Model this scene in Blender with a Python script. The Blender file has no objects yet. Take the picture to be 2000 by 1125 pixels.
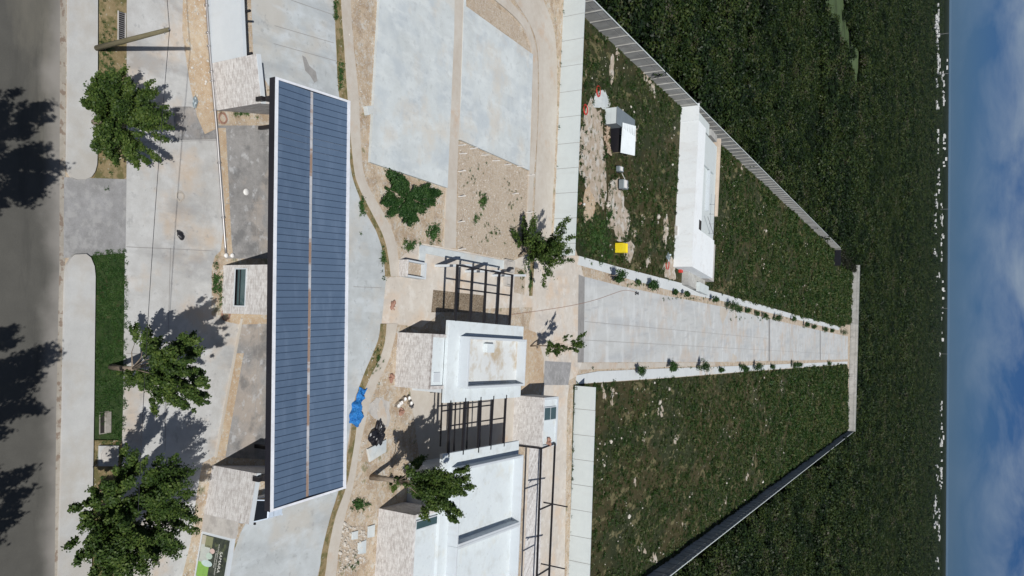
import bpy, math, random
import numpy as np
from mathutils import Vector, Matrix
random.seed(7); np.random.seed(7)
scn = bpy.context.scene
COL = scn.collection
# ------------------------------------------------------------------ camera (drone, turned on its side)
H = 45.0; FPX = 1480.0
ROLL = math.atan2(7, 1125); PITCH = math.atan2(854.5*math.cos(ROLL), FPX)
cr, sr, cp, sp = math.cos(ROLL), math.sin(ROLL), math.cos(PITCH), math.sin(PITCH)
UAX = Vector((-sr, cr*sp, cr*cp)); RAX = Vector((cr, sr*sp, sr*cp)); FAX = Vector((0, cp, -sp))
cam_d = bpy.data.cameras.new('camera'); cam = bpy.data.objects.new('camera', cam_d); COL.objects.link(cam)
cam_d.sensor_width = 36; cam_d.lens = 36*FPX/2000; cam_d.clip_end = 60000; cam_d.clip_start = .5
mw = Matrix((( UAX.x, -RAX.x, -FAX.x, 0), (UAX.y, -RAX.y, -FAX.y, 0), (UAX.z, -RAX.z, -FAX.z, H), (0, 0, 0, 1)))
cam.matrix_world = mw
scn.camera = cam
# ------------------------------------------------------------------ light
SUN_EL = math.radians(45.7); SUN_AZ = math.radians(-15.47)       # azimuth in which the shadows fall, from +Y
LX, LY = math.sin(SUN_AZ), math.cos(SUN_AZ)
sun_d = bpy.data.lights.new('sun', 'SUN'); sun_d.energy = 4.7; sun_d.angle = math.radians(.5); sun_d.color = (1, .975, .935)
sun = bpy.data.objects.new('sun', sun_d); COL.objects.link(sun)
sun.rotation_euler = Vector((LX*math.cos(SUN_EL), LY*math.cos(SUN_EL), -math.sin(SUN_EL))).to_track_quat('-Z', 'Y').to_euler()
sun.location = (20, -60, 90)
w = bpy.data.worlds.new('World'); scn.world = w; w.use_nodes = True
nt = w.node_tree; N = nt.nodes; Lk = nt.links; N.clear()
out = N.new('ShaderNodeOutputWorld'); bg = N.new('ShaderNodeBackground'); bg.inputs[1].default_value = .050
sky = N.new('ShaderNodeTexSky'); sky.sky_type = 'NISHITA'; sky.sun_disc = False
sky.sun_elevation = SUN_EL; sky.sun_rotation = math.radians(180)+SUN_AZ
sky.altitude = 300; sky.air_density = .9; sky.dust_density = .0; sky.ozone_density = 3.5
tint = N.new('ShaderNodeMix'); tint.data_type = 'RGBA'; tint.blend_type = 'MULTIPLY'; tint.inputs[0].default_value = 1
tint.inputs[7].default_value = (.145, .275, .575, 1)
Lk.new(sky.outputs[0], tint.inputs[6])
tc = N.new('ShaderNodeTexCoord'); sep = N.new('ShaderNodeSeparateXYZ'); Lk.new(tc.outputs['Generated'], sep.inputs[0])
def wmath(op, a, b=None):
    m = N.new('ShaderNodeMath'); m.operation = op
    for i, v in enumerate((a, b)):
        if v is None: continue
        if isinstance(v, (int, float)): m.inputs[i].default_value = v
        else: Lk.new(v, m.inputs[i])
    return m.outputs[0]
zc = wmath('ADD', wmath('MAXIMUM', sep.outputs[2], 0), .05)
cmb = N.new('ShaderNodeCombineXYZ')
Lk.new(wmath('MULTIPLY', sep.outputs[0], 10), cmb.inputs[0])
Lk.new(wmath('MULTIPLY', sep.outputs[1], 3), cmb.inputs[2])
Lk.new(wmath('MULTIPLY', sep.outputs[2], 24), cmb.inputs[1])
nz = N.new('ShaderNodeTexNoise'); nz.inputs['Scale'].default_value = 1.0; nz.inputs['Detail'].default_value = 7; nz.inputs['Roughness'].default_value = .55
nz.inputs['Distortion'].default_value = .35
Lk.new(cmb.outputs[0], nz.inputs['Vector'])
cl = N.new('ShaderNodeValToRGB'); cl.color_ramp.elements[0].position = .38; cl.color_ramp.elements[1].position = .74
Lk.new(nz.outputs['Fac'], cl.inputs[0])
fade = N.new('ShaderNodeMapRange'); fade.inputs[1].default_value = .006; fade.inputs[2].default_value = .07; fade.inputs[3].default_value = .06; fade.inputs[4].default_value = .85
Lk.new(sep.outputs[2], fade.inputs[0])
mx = N.new('ShaderNodeMix'); mx.data_type = 'RGBA'; mx.inputs[7].default_value = (6.2, 7.5, 8.9, 1)
Lk.new(wmath('MULTIPLY', cl.outputs[0], fade.outputs[0]), mx.inputs[0]); Lk.new(tint.outputs[2], mx.inputs[6])
Lk.new(mx.outputs[2], bg.inputs[0]); Lk.new(bg.outputs[0], out.inputs[0])
scn.view_settings.view_transform = 'Standard'; scn.view_settings.look = 'None'
scn.view_settings.exposure = 0.0; scn.view_settings.gamma = 1; scn.view_settings.use_curve_mapping = False

# ------------------------------------------------------------------ helpers
def G(px, py, z=0.0):
    """photo pixel -> point on the level z"""
    d = FAX*FPX + UAX*(px-1000) + RAX*(py-562.5)
    t = (z-H)/d.z
    return Vector((d.x*t, d.y*t, z))
def zplane(px, py, y):
    """height at which the pixel's ray meets the upright plane at depth y"""
    d = FAX*FPX + UAX*(px-1000) + RAX*(py-562.5)
    t = y/d.y
    return Vector((d.x*t, y, H+d.z*t))
def tag(o, label=None, cat=None, group=None, kind=None):
    if label: o['label'] = label
    if cat: o['category'] = cat
    if group: o['group'] = group
    if kind: o['kind'] = kind
    return o
def link(name, me, mat=None, parent=None, loc=None):
    o = bpy.data.objects.new(name, me); COL.objects.link(o)
    if mat is not None and me is not None and not me.materials: me.materials.append(mat)
    if parent is not None: o.parent = parent
    if loc is not None: o.location = loc
    return o
def empty(name, loc, label, cat, group=None):
    o = bpy.data.objects.new(name, None); COL.objects.link(o); o.location = loc; o.empty_display_size = .3
    return tag(o, label, cat, group)
class MB:
    """mesh builder, collects shapes in world coordinates"""
    def __init__(s): s.v = []; s.f = []
    def add(s, v, f):
        b = len(s.v); s.v += [tuple(p) for p in v]; s.f += [tuple(i+b for i in q) for q in f]; return s
    def prism(s, pts, z0, z1):
        n = len(pts); P = [(p[0], p[1]) for p in pts]
        a = sum(P[i][0]*P[(i+1) % n][1]-P[(i+1) % n][0]*P[i][1] for i in range(n))
        if a < 0: P = P[::-1]
        v = [(x, y, z0) for x, y in P]+[(x, y, z1) for x, y in P]
        f = [tuple(range(n, 2*n)), tuple(range(n-1, -1, -1))]
        for i in range(n):
            j = (i+1) % n; f.append((i, j, n+j, n+i))
        return s.add(v, f)
    def sheet(s, pts, z):
        n = len(pts); P = [(p[0], p[1]) for p in pts]
        a = sum(P[i][0]*P[(i+1) % n][1]-P[(i+1) % n][0]*P[i][1] for i in range(n))
        if a < 0: P = P[::-1]
        return s.add([(x, y, z) for x, y in P], [tuple(range(n))])
    def box(s, x0, x1, y0, y1, z0, z1): return s.prism([(x0, y0), (x1, y0), (x1, y1), (x0, y1)], z0, z1)
    def bar(s, a, b, w, h=None):
        """rectangular bar from a to b"""
        a = Vector(a); b = Vector(b); h = w if h is None else h
        d = (b-a).normalized(); up = Vector((0, 0, 1)) if abs(d.z) < .95 else Vector((0, 1, 0))
        sd = d.cross(up).normalized(); u = sd.cross(d)
        v = []
        for p in (a, b):
            for i, j in ((-1, -1), (1, -1), (1, 1), (-1, 1)): v.append(p+sd*(i*w/2)+u*(j*h/2))
        return s.add(v, [(0, 1, 2, 3), (7, 6, 5, 4), (0, 4, 5, 1), (1, 5, 6, 2), (2, 6, 7, 3), (3, 7, 4, 0)])
    def tube(s, pts, rad, n=8, closed=False):
        pts = [Vector(p) for p in pts]; m = len(pts); v = []; f = []
        rad = rad if hasattr(rad, '__len__') else [rad]*m
        for i, p in enumerate(pts):
            if closed: d = pts[(i+1) % m]-pts[i-1]
            else: d = pts[min(i+1, m-1)]-pts[max(i-1, 0)]
            d.normalize(); up = Vector((0, 0, 1)) if abs(d.z) < .9 else Vector((1, 0, 0))
            sd = d.cross(up).normalized(); u = sd.cross(d)
            for k in range(n):
                a = 2*math.pi*k/n; v.append(p+(sd*math.cos(a)+u*math.sin(a))*rad[i])
        for i in range(m if closed else m-1):
            j = (i+1) % m
            for k in range(n):
                l = (k+1) % n; f.append((i*n+k, i*n+l, j*n+l, j*n+k))
        if not closed: f += [tuple(range(n-1, -1, -1)), tuple(range((m-1)*n, m*n))]
        return s.add(v, f)
    def lathe(s, c, prof, n=14):
        c = Vector(c); v = []; f = []
        for r, z in prof:
            for k in range(n):
                a = 2*math.pi*k/n; v.append((c.x+r*math.cos(a), c.y+r*math.sin(a), c.z+z))
        for i in range(len(prof)-1):
            for k in range(n):
                l = (k+1) % n; f.append((i*n+k, i*n+l, (i+1)*n+l, (i+1)*n+k))
        f += [tuple(range(n-1, -1, -1)), tuple(range((len(prof)-1)*n, len(prof)*n))]
        return s.add(v, f)
    def build(s, name, mat, parent=None, smooth=False, bevel=0):
        me = bpy.data.meshes.new(name); v = s.v
        if parent is not None and parent.type == 'EMPTY':
            o0 = parent.location; v = [(p[0]-o0.x, p[1]-o0.y, p[2]-o0.z) for p in v]
        me.from_pydata(v, [], s.f); me.update()
        if smooth: me.polygons.foreach_set('use_smooth', [True]*len(me.polygons))
        o = link(name, me, mat, parent)
        if bevel:
            m = o.modifiers.new('bevel', 'BEVEL'); m.width = bevel; m.segments = 1; m.limit_method = 'ANGLE'
        return o
def px_pts(pts, z=0): return [G(a, b, z) for a, b in pts]
def smooth_line(pts, k=6):
    """Catmull-Rom through pixel points"""
    P = [Vector((a, b)) for a, b in pts]; o = []
    for i in range(len(P)-1):
        p0, p1, p2, p3 = P[max(i-1, 0)], P[i], P[i+1], P[min(i+2, len(P)-1)]
        for t in range(k):
            u = t/k
            q = .5*((2*p1)+(p2-p0)*u+(2*p0-5*p1+4*p2-p3)*u*u+(3*p1-p0-3*p2+p3)*u**3)
            o.append((q.x, q.y))
    o.append(tuple(P[-1])); return o
def ribbon(name, left, right, z, mat, z0=None):
    pts = px_pts(smooth_line(left)+smooth_line(right)[::-1])
    b = MB()
    L = px_pts(smooth_line(left)); R = px_pts(smooth_line(right)); n = min(len(L), len(R))
    v = [(p.x, p.y, z) for p in L[:n]]+[(p.x, p.y, z) for p in R[:n]]
    f = [(i, i+1, n+i+1, n+i) for i in range(n-1)]
    b.add(v, f)
    if z0 is not None:
        v2 = [(p.x, p.y, z0) for p in L[:n]]+[(p.x, p.y, z0) for p in R[:n]]
        v3 = v+v2; m = 2*n; ff = []
        for i in range(n-1): ff += [(i, m+i, m+i+1, i+1), (n+i, n+i+1, m+n+i+1, m+n+i)]
        ff += [(0, n, m+n, m), (n-1, m+n-1, m+2*n-1, 2*n-1)]
        b.add(v3, ff)
    o = b.build(name, mat)
    fix_up(o.data)
    return o
def fix_up(me):
    import bmesh
    bm = bmesh.new(); bm.from_mesh(me)
    bmesh.ops.remove_doubles(bm, verts=bm.verts, dist=1e-4)
    bmesh.ops.recalc_face_normals(bm, faces=bm.faces)
    up = sum(f.normal.z*f.calc_area() for f in bm.faces)
    if up < -1e-6: bmesh.ops.reverse_faces(bm, faces=bm.faces)
    bm.to_mesh(me); bm.free()
def ground(name, pts, z, mat, label, k='structure', thick=0, raw=False):
    P = pts if raw else px_pts(pts)
    b = MB()
    if thick: b.prism(P, z-thick, z)
    else: b.sheet(P, z)
    o = b.build(name, mat); tag(o, label, None, None, k); return o

# ------------------------------------------------------------------ materials
def lin(r, g, b):
    f = lambda c: (c/255)/12.92 if c/255 <= .04045 else (((c/255)+.055)/1.055)**2.4
    return (f(r), f(g), f(b))
ADJ = {'asphalt': (.68, .71, .68), 'sidewalk_concrete': (.80, .82, .83), 'apron_concrete': (.97, 1.03, 1.08), 'yard_concrete': (.83, .93, 1.02), 'court_concrete': (.90, .96, .98),
 'tan_dirt': (.94, 1.05, 1.13), 'orange_dirt': (.88, .98, 1.04), 'white_paint': (.70, .74, .77), 'white_roof_coating': (.82, .87, .88), 'stained_roof_coating': (.84, .86, .86), 'wall_panel_paint': (.78, .83, .83),
 'avenue_concrete': (.82, .86, .885), 'white_walk_concrete': (.82, .86, .88), 'path_concrete': (.84, .89, .95), 'stamped_concrete': (.92, .97, 1.03), 'grey_ramp_concrete': (.95, .99, 1.05), 'field_soil': (.60, .68, .46),
 'precast_concrete': (.84, .87, .88), 'forest_floor': (.6, .75, .6), 'dry_verge': (.85, .88, .85), 'white_gravel_soil': (.88, .88, .85), 'dusty_gutter': (.8, .83, .85), 'pale_soil': (.88, .88, .86)}
def surf(name, c1, c2, scales=(.12, 1.3, 14), wts=(.45, .3, .25), rough=.9, bump=.15, bdist=.03, stains=(), metal=0, spec=.3, stretch=(1, 1, 1), gain=4.2, bscale=25):
    m = bpy.data.materials.new(name); m.use_nodes = True; t = m.node_tree; n = t.nodes; l = t.links
    aj = ADJ.get(name, (1, 1, 1)); mul = lambda c: tuple(x*y for x, y in zip(c, aj)); c1 = mul(c1); c2 = mul(c2); stains = [(mul(q[0]),)+tuple(q[1:]) for q in stains]
    bs = n['Principled BSDF']; bs.inputs['Roughness'].default_value = rough; bs.inputs['Metallic'].default_value = metal
    bs.inputs['Specular IOR Level'].default_value = spec
    geo = n.new('ShaderNodeNewGeometry')
    def noise(scale, st=(1, 1, 1), det=5, off=0, rg=.6):
        mp = n.new('ShaderNodeMapping'); mp.inputs['Scale'].default_value = st; mp.inputs['Location'].default_value = (off, off*1.7, off*.3)
        l.new(geo.outputs['Position'], mp.inputs[0])
        q = n.new('ShaderNodeTexNoise'); q.inputs['Scale'].default_value = scale; q.inputs['Detail'].default_value = det; q.inputs['Roughness'].default_value = rg
        l.new(mp.outputs[0], q.inputs['Vector']); return q.outputs['Fac']
    acc = None
    for s_, w_ in zip(scales, wts):
        f = noise(s_, stretch)
        mu = n.new('ShaderNodeMath'); mu.operation = 'MULTIPLY_ADD'; l.new(f, mu.inputs[0]); mu.inputs[1].default_value = w_
        if acc is None: mu.inputs[2].default_value = 0
        else: l.new(acc, mu.inputs[2])
        acc = mu.outputs[0]
    mr = n.new('ShaderNodeMapRange'); mid = .5*sum(wts); mr.inputs[1].default_value = mid-.5/gain*sum(wts); mr.inputs[2].default_value = mid+.5/gain*sum(wts)
    l.new(acc, mr.inputs[0])
    mix = n.new('ShaderNodeMix'); mix.data_type = 'RGBA'; mix.inputs[6].default_value = (*c1, 1); mix.inputs[7].default_value = (*c2, 1)
    l.new(mr.outputs[0], mix.inputs[0]); col = mix.outputs[2]
    for i, (c, s_, lo, hi, amt, st) in enumerate(stains):
        f = noise(s_, st, 6, 13.7*(i+1), .62)
        r = n.new('ShaderNodeMapRange'); r.inputs[1].default_value = lo-.045; r.inputs[2].default_value = lo-.045+(hi-lo)*.6; r.inputs[4].default_value = amt; l.new(f, r.inputs[0])
        k = n.new('ShaderNodeMix'); k.data_type = 'RGBA'; k.inputs[7].default_value = (*c, 1)
        l.new(r.outputs[0], k.inputs[0]); l.new(col, k.inputs[6]); col = k.outputs[2]
    l.new(col, bs.inputs['Base Color'])
    if bump:
        b = n.new('ShaderNodeBump'); b.inputs['Strength'].default_value = bump; b.inputs['Distance'].default_value = bdist
        l.new(noise(bscale, stretch, 4, 3.1), b.inputs['Height']); l.new(b.outputs[0], bs.inputs['Normal'])
    return m
def plain(name, c, rough=.6, metal=0, spec=.4): return surf(name, [x*.9 for x in c], [min(1, x*1.08) for x in c], (.6, 5), (.5, .5), rough, .04, .01, (), metal, spec)
X1 = (1, 1, 1)
MT = {}
MT['asphalt'] = surf('asphalt', (.105, .098, .092), (.15, .14, .13), (.08, .9, 20), (.35, .25, .4), .95, .3, .02,
    [((.30, .265, .22), .10, .58, .8, .55, (.35, 1.2, 1)), ((.09, .085, .08), .9, .6, .75, .5, (.15, 1, 1))])
def road_dust(m, y0, y1, col):
    t = m.node_tree; n = t.nodes; l = t.links; bs = n['Principled BSDF']; src = bs.inputs['Base Color'].links[0].from_socket
    geo = n.new('ShaderNodeNewGeometry'); sx = n.new('ShaderNodeSeparateXYZ'); l.new(geo.outputs['Position'], sx.inputs[0])
    nz_ = n.new('ShaderNodeTexNoise'); nz_.inputs['Scale'].default_value = .35; nz_.inputs['Detail'].default_value = 6; l.new(geo.outputs['Position'], nz_.inputs['Vector'])
    ad = n.new('ShaderNodeMath'); ad.operation = 'MULTIPLY_ADD'; l.new(nz_.outputs['Fac'], ad.inputs[0]); ad.inputs[1].default_value = 2.2; l.new(sx.outputs[1], ad.inputs[2])
    mr = n.new('ShaderNodeMapRange'); mr.interpolation_type = 'SMOOTHSTEP'; mr.inputs[1].default_value = y0+1.1; mr.inputs[2].default_value = y1+1.1; mr.inputs[4].default_value = .85; l.new(ad.outputs[0], mr.inputs[0])
    mx_ = n.new('ShaderNodeMix'); mx_.data_type = 'RGBA'; mx_.inputs[7].default_value = (*col, 1); l.new(mr.outputs[0], mx_.inputs[0]); l.new(src, mx_.inputs[6]); l.new(mx_.outputs[2], bs.inputs['Base Color'])
road_dust(MT['asphalt'], G(70, 560).y, G(122, 560).y, (.27, .255, .235))
MT['gutter'] = surf('dusty_gutter', (.33, .29, .24), (.47, .42, .36), (.3, 3, 20), stains=[((.20, .13, .09), 2.2, .58, .68, .7, X1)])
MT['sidewalk'] = surf('sidewalk_concrete', (.50, .49, .475), (.61, .60, .58), (.15, 1.2, 16), stains=[((.46, .40, .33), .35, .5, .75, .45, X1)])
MT['apron'] = surf('apron_concrete', (.385, .355, .325), (.52, .495, .465), (.13, .9, 14), (.45, .35, .2),
    stains=[((.50, .36, .24), .22, .55, .78, .6, X1), ((.27, .255, .245), .35, .56, .74, .55, (1, .35, 1)), ((.58, .55, .52), .8, .57, .78, .4, X1), ((.24, .23, .22), 2.1, .65, .76, .4, X1)])
MT['ramp'] = surf('grey_ramp_concrete', (.215, .205, .19), (.33, .315, .30), (.3, 2, 12), stains=[((.40, .38, .35), 1.6, .55, .75, .5, X1)])
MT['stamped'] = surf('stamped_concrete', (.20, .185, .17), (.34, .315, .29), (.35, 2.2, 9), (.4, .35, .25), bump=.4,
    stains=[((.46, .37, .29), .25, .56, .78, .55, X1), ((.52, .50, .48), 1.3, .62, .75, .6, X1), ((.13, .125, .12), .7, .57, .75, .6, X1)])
MT['yard'] = surf('yard_concrete', (.44, .415, .38), (.575, .55, .515), (.1, .8, 14), (.5, .3, .2),
    stains=[((.54, .45, .36), .2, .52, .78, .65, X1), ((.36, .345, .33), .5, .57, .8, .5, (1, .25, 1)), ((.64, .615, .585), .7, .56, .78, .5, (1, .4, 1)), ((.30, .28, .26), 1.8, .64, .76, .4, X1)])
MT['court'] = surf('court_concrete', (.50, .50, .49), (.61, .615, .61), (.16, .9, 12), (.5, .3, .2), stains=[((.42, .44, .465), .3, .52, .8, .6, X1), ((.58, .50, .42), .22, .56, .8, .6, X1), ((.66, .655, .64), .8, .56, .78, .5, (1, .4, 1)), ((.40, .40, .40), 1.6, .62, .74, .35, X1)])
MT['path'] = surf('path_concrete', (.50, .42, .335), (.60, .535, .45), (.2, 1.4, 14), stains=[((.53, .35, .22), .3, .62, .8, .5, X1)])
MT['cream'] = surf('cream_forecourt_concrete', (.47, .425, .37), (.575, .535, .48), (.15, 1.0, 14), (.45, .35, .2), stains=[((.56, .43, .31), .25, .54, .78, .6, X1), ((.42, .395, .365), .6, .57, .78, .5, (1, .3, 1)), ((.63, .61, .57), .9, .57, .78, .5, X1), ((.31, .28, .25), 2.0, .65, .76, .4, X1)])
MT['bedsoil'] = surf('brown_bed_soil', (.155, .115, .075), (.28, .215, .15), (.6, 3, 14), bump=.9, bdist=.1, stains=[((.42, .37, .30), 7, .58, .68, .8, X1), ((.07, .06, .04), 4, .6, .7, .6, X1)])
MT['avenue'] = surf('avenue_concrete', (.50, .485, .46), (.62, .61, .595), (.07, .7, 10), (.5, .3, .2),
    stains=[((.56, .45, .36), .13, .53, .78, .7, X1), ((.41, .415, .425), .35, .56, .8, .5, (1, .12, 1)), ((.70, .69, .67), .5, .56, .78, .5, (.4, 1, 1)), ((.38, .375, .38), 1.3, .63, .76, .4, (1, .2, 1))], stretch=(1, .35, 1))
MT['band'] = surf('grey_band_concrete', (.20, .195, .19), (.30, .295, .285), (.3, 2, 12))
MT['walk'] = surf('white_walk_concrete', (.60, .605, .60), (.70, .70, .69), (.12, 1.2, 12), stains=[((.60, .48, .38), .12, .62, .75, .6, X1)])
MT['dirt'] = surf('tan_dirt', (.40, .275, .175), (.56, .42, .30), (.18, 1.6, 12), (.4, .35, .25), bump=.6, bdist=.08,
    stains=[((.55, .50, .44), 1.6, .56, .76, .6, X1), ((.30, .19, .115), .6, .54, .74, .6, X1), ((.25, .17, .11), 3.1, .6, .72, .5, X1), ((.60, .57, .53), 8, .63, .70, .7, X1), ((.13, .13, .05), .9, .66, .74, .6, X1)])
MT['reddirt'] = surf('orange_dirt', (.42, .26, .15), (.57, .42, .29), (.25, 2, 14), (.4, .35, .25), bump=.5, bdist=.05, stains=[((.56, .50, .43), 2.6, .6, .76, .6, X1), ((.60, .57, .53), 11, .64, .72, .7, X1)])
MT['gravel'] = surf('white_gravel_soil', (.40, .31, .235), (.57, .49, .40), (.3, 2, 9), (.3, .3, .4), bump=.7, bdist=.08, stains=[((.62, .59, .55), 6, .58, .68, .7, X1), ((.25, .20, .15), 3, .62, .72, .5, X1)], gain=3)
MT['drygrass'] = surf('dry_verge', (.24, .17, .085), (.38, .29, .17), (.4, 3, 14), bump=.8, bdist=.08, stains=[((.13, .125, .045), 1.2, .52, .68, .8, X1), ((.52, .47, .40), 4, .66, .74, .8, X1)])
MT['greensoil'] = surf('verge_soil', (.022, .045, .012), (.05, .085, .024), (.5, 4, 14), bump=.8, bdist=.1, stains=[((.12, .09, .05), 1.1, .64, .74, .6, X1)])
MT['fieldL'] = surf('field_soil', (.028, .036, .014), (.068, .072, .034), (.12, .9, 6), (.35, .35, .3), bump=.9, bdist=.15,
    stains=[((.13, .085, .05), .13, .52, .66, .55, (1, .5, 1)), ((.30, .235, .17), .55, .62, .70, .8, (1, .4, 1)), ((.48, .44, .39), 1.7, .66, .72, .8, X1)])
MT['pale'] = surf('pale_soil', (.38, .30, .225), (.52, .455, .39), (.3, 1.6, 9), bump=.6, bdist=.08, stains=[((.58, .56, .53), .7, .55, .7, .8, X1), ((.09, .10, .04), 1.1, .60, .70, .75, X1)])
MT['forestfloor'] = surf('forest_floor', (.010, .013, .005), (.026, .030, .012), (.006, .05, .5), (.4, .3, .3), bump=0, gain=5, spec=0)
MT['meadow'] = surf('meadow', (.040, .068, .024), (.075, .11, .045), (.03, .2, 1.5), bump=.3, stains=[((.03, .045, .015), .05, .58, .7, .8, X1)])
MT['white'] = surf('white_paint', (.70, .715, .725), (.76, .77, .775), (.25, 2, 12), rough=.8, bump=.06, stains=[((.62, .60, .57), .5, .6, .8, .35, (1, 1, .2))])
MT['roofwhite'] = surf('white_roof_coating', (.68, .70, .72), (.76, .775, .78), (.3, 2.5, 12), rough=.75, bump=.06, stains=[((.60, .60, .59), .6, .57, .78, .6, X1), ((.66, .60, .50), .33, .62, .8, .45, X1), ((.50, .50, .49), 2.2, .66, .76, .4, X1)])
MT['stain'] = surf('stained_roof_coating', (.66, .665, .665), (.74, .75, .745), (.3, 2, 12), rough=.75, bump=.06, stains=[((.46, .34, .20), .42, .53, .80, .8, X1)])
MT['bright'] = surf('bright_wall_paint', (.68, .715, .73), (.74, .77, .78), (.25, 2, 12), rough=.8, bump=.06, stains=[((.62, .62, .61), .5, .58, .8, .5, (1, 1, .2)), ((.55, .55, .54), 1.6, .64, .76, .4, X1)])
MT['panelwhite'] = surf('wall_panel_paint', (.60, .615, .62), (.665, .68, .68), (.2, 1.5, 12), rough=.85, bump=.08, stains=[((.54, .52, .50), .4, .6, .8, .4, (1, 1, .15))])
MT['precast'] = surf('precast_concrete', (.37, .355, .33), (.50, .48, .45), (.3, 1.5, 10), stains=[((.27, .26, .25), .5, .56, .7, .5, (1, 1, .3)), ((.56, .545, .52), .25, .6, .7, .5, X1)])
MT['joint'] = plain('joint_grey', (.27, .26, .25))
MT['conc'] = surf('bare_concrete', (.36, .34, .315), (.50, .48, .45), (.4, 2.2, 12), stains=[((.27, .255, .24), .9, .6, .75, .5, X1)])
MT['trough'] = surf('weathered_concrete', (.20, .185, .16), (.33, .31, .28), (.8, 4, 14), stains=[((.12, .11, .08), 1.4, .56, .7, .6, X1)])
MT['black'] = plain('black_steel', (.014, .013, .015), .45, .0, .4)
MT['fascia'] = plain('dark_fascia', (.012, .012, .018), .5)
MT['blue'] = surf('blue_roof_sheet', (.078, .120, .188), (.094, .140, .212), (.4, 3, 14), rough=.45, bump=.03, stains=[((.12, .17, .25), 1.0, .56, .78, .6, (.3, 1, 1))], metal=.0, spec=.5)
MT['seam'] = plain('dark_seam', (.030, .052, .10), .4)
MT['gutterwhite'] = plain('white_gutter', (.66, .68, .72), .5)
MT['valley'] = surf('stained_valley_gutter', (.36, .36, .375), (.48, .48, .50), (.3, 2), (.5, .5), .6, .05, stains=[((.26, .17, .12), .33, .50, .58, .9, (1, .1, 1))])
MT['glass'] = plain('teal_glass', (.05, .09, .095), .06, 0, .9)
MT['carglass'] = plain('car_glass', (.008, .010, .013), .08, 0, .6)
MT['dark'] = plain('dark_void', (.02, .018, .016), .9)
MT['wood'] = surf('weathered_pole_wood', (.10, .09, .055), (.19, .165, .10), (2, 12), (.5, .5), stretch=(1, 1, .1))
MT['bark'] = surf('bark', (.14, .11, .08), (.27, .22, .17), (1.5, 9), (.5, .5), bump=.6, stretch=(1, 1, .3))
MT['tarpblue'] = surf('blue_tarp', (.008, .09, .32), (.03, .23, .58), (2.5, 9), (.5, .5), .45, 1.0, .16, bscale=6)
MT['tarpblack'] = plain('black_plastic', (.012, .012, .016), .35, 0, .5)
MT['yellow'] = plain('yellow_paint', (.70, .56, .02), .5)
MT['red'] = plain('red_hose', (.50, .04, .03), .5)
MT['redrust'] = plain('red_oxide', (.30, .17, .125), .8)
MT['steel'] = plain('galvanised_steel', (.34, .33, .33), .4, .6)
MT['sheetsteel'] = plain('zinc_sheet', (.22, .26, .28), .5, .3)
MT['rust'] = surf('rusty_rubble', (.26, .17, .11), (.48, .40, .31), (1.5, 6), (.5, .5), bump=.8, bdist=.1)
MT['tan'] = plain('tan_plaster', (.54, .45, .36), .9)
MT['carwhite'] = plain('pale_car_paint', (.50, .58, .68), .22, 0, .6)
MT['rubber'] = plain('rubber', (.015, .015, .016), .8)
MT['plastic'] = plain('white_plastic', (.68, .67, .65), .5)
MT['rock'] = surf('pale_rock', (.30, .265, .22), (.60, .57, .52), (.8, 5), (.5, .5), bump=.5)
MT['far'] = plain('far_house_paint', (.66, .66, .65), .9)
MT['fardark'] = plain('far_house_window', (.08, .09, .10), .5)
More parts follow.
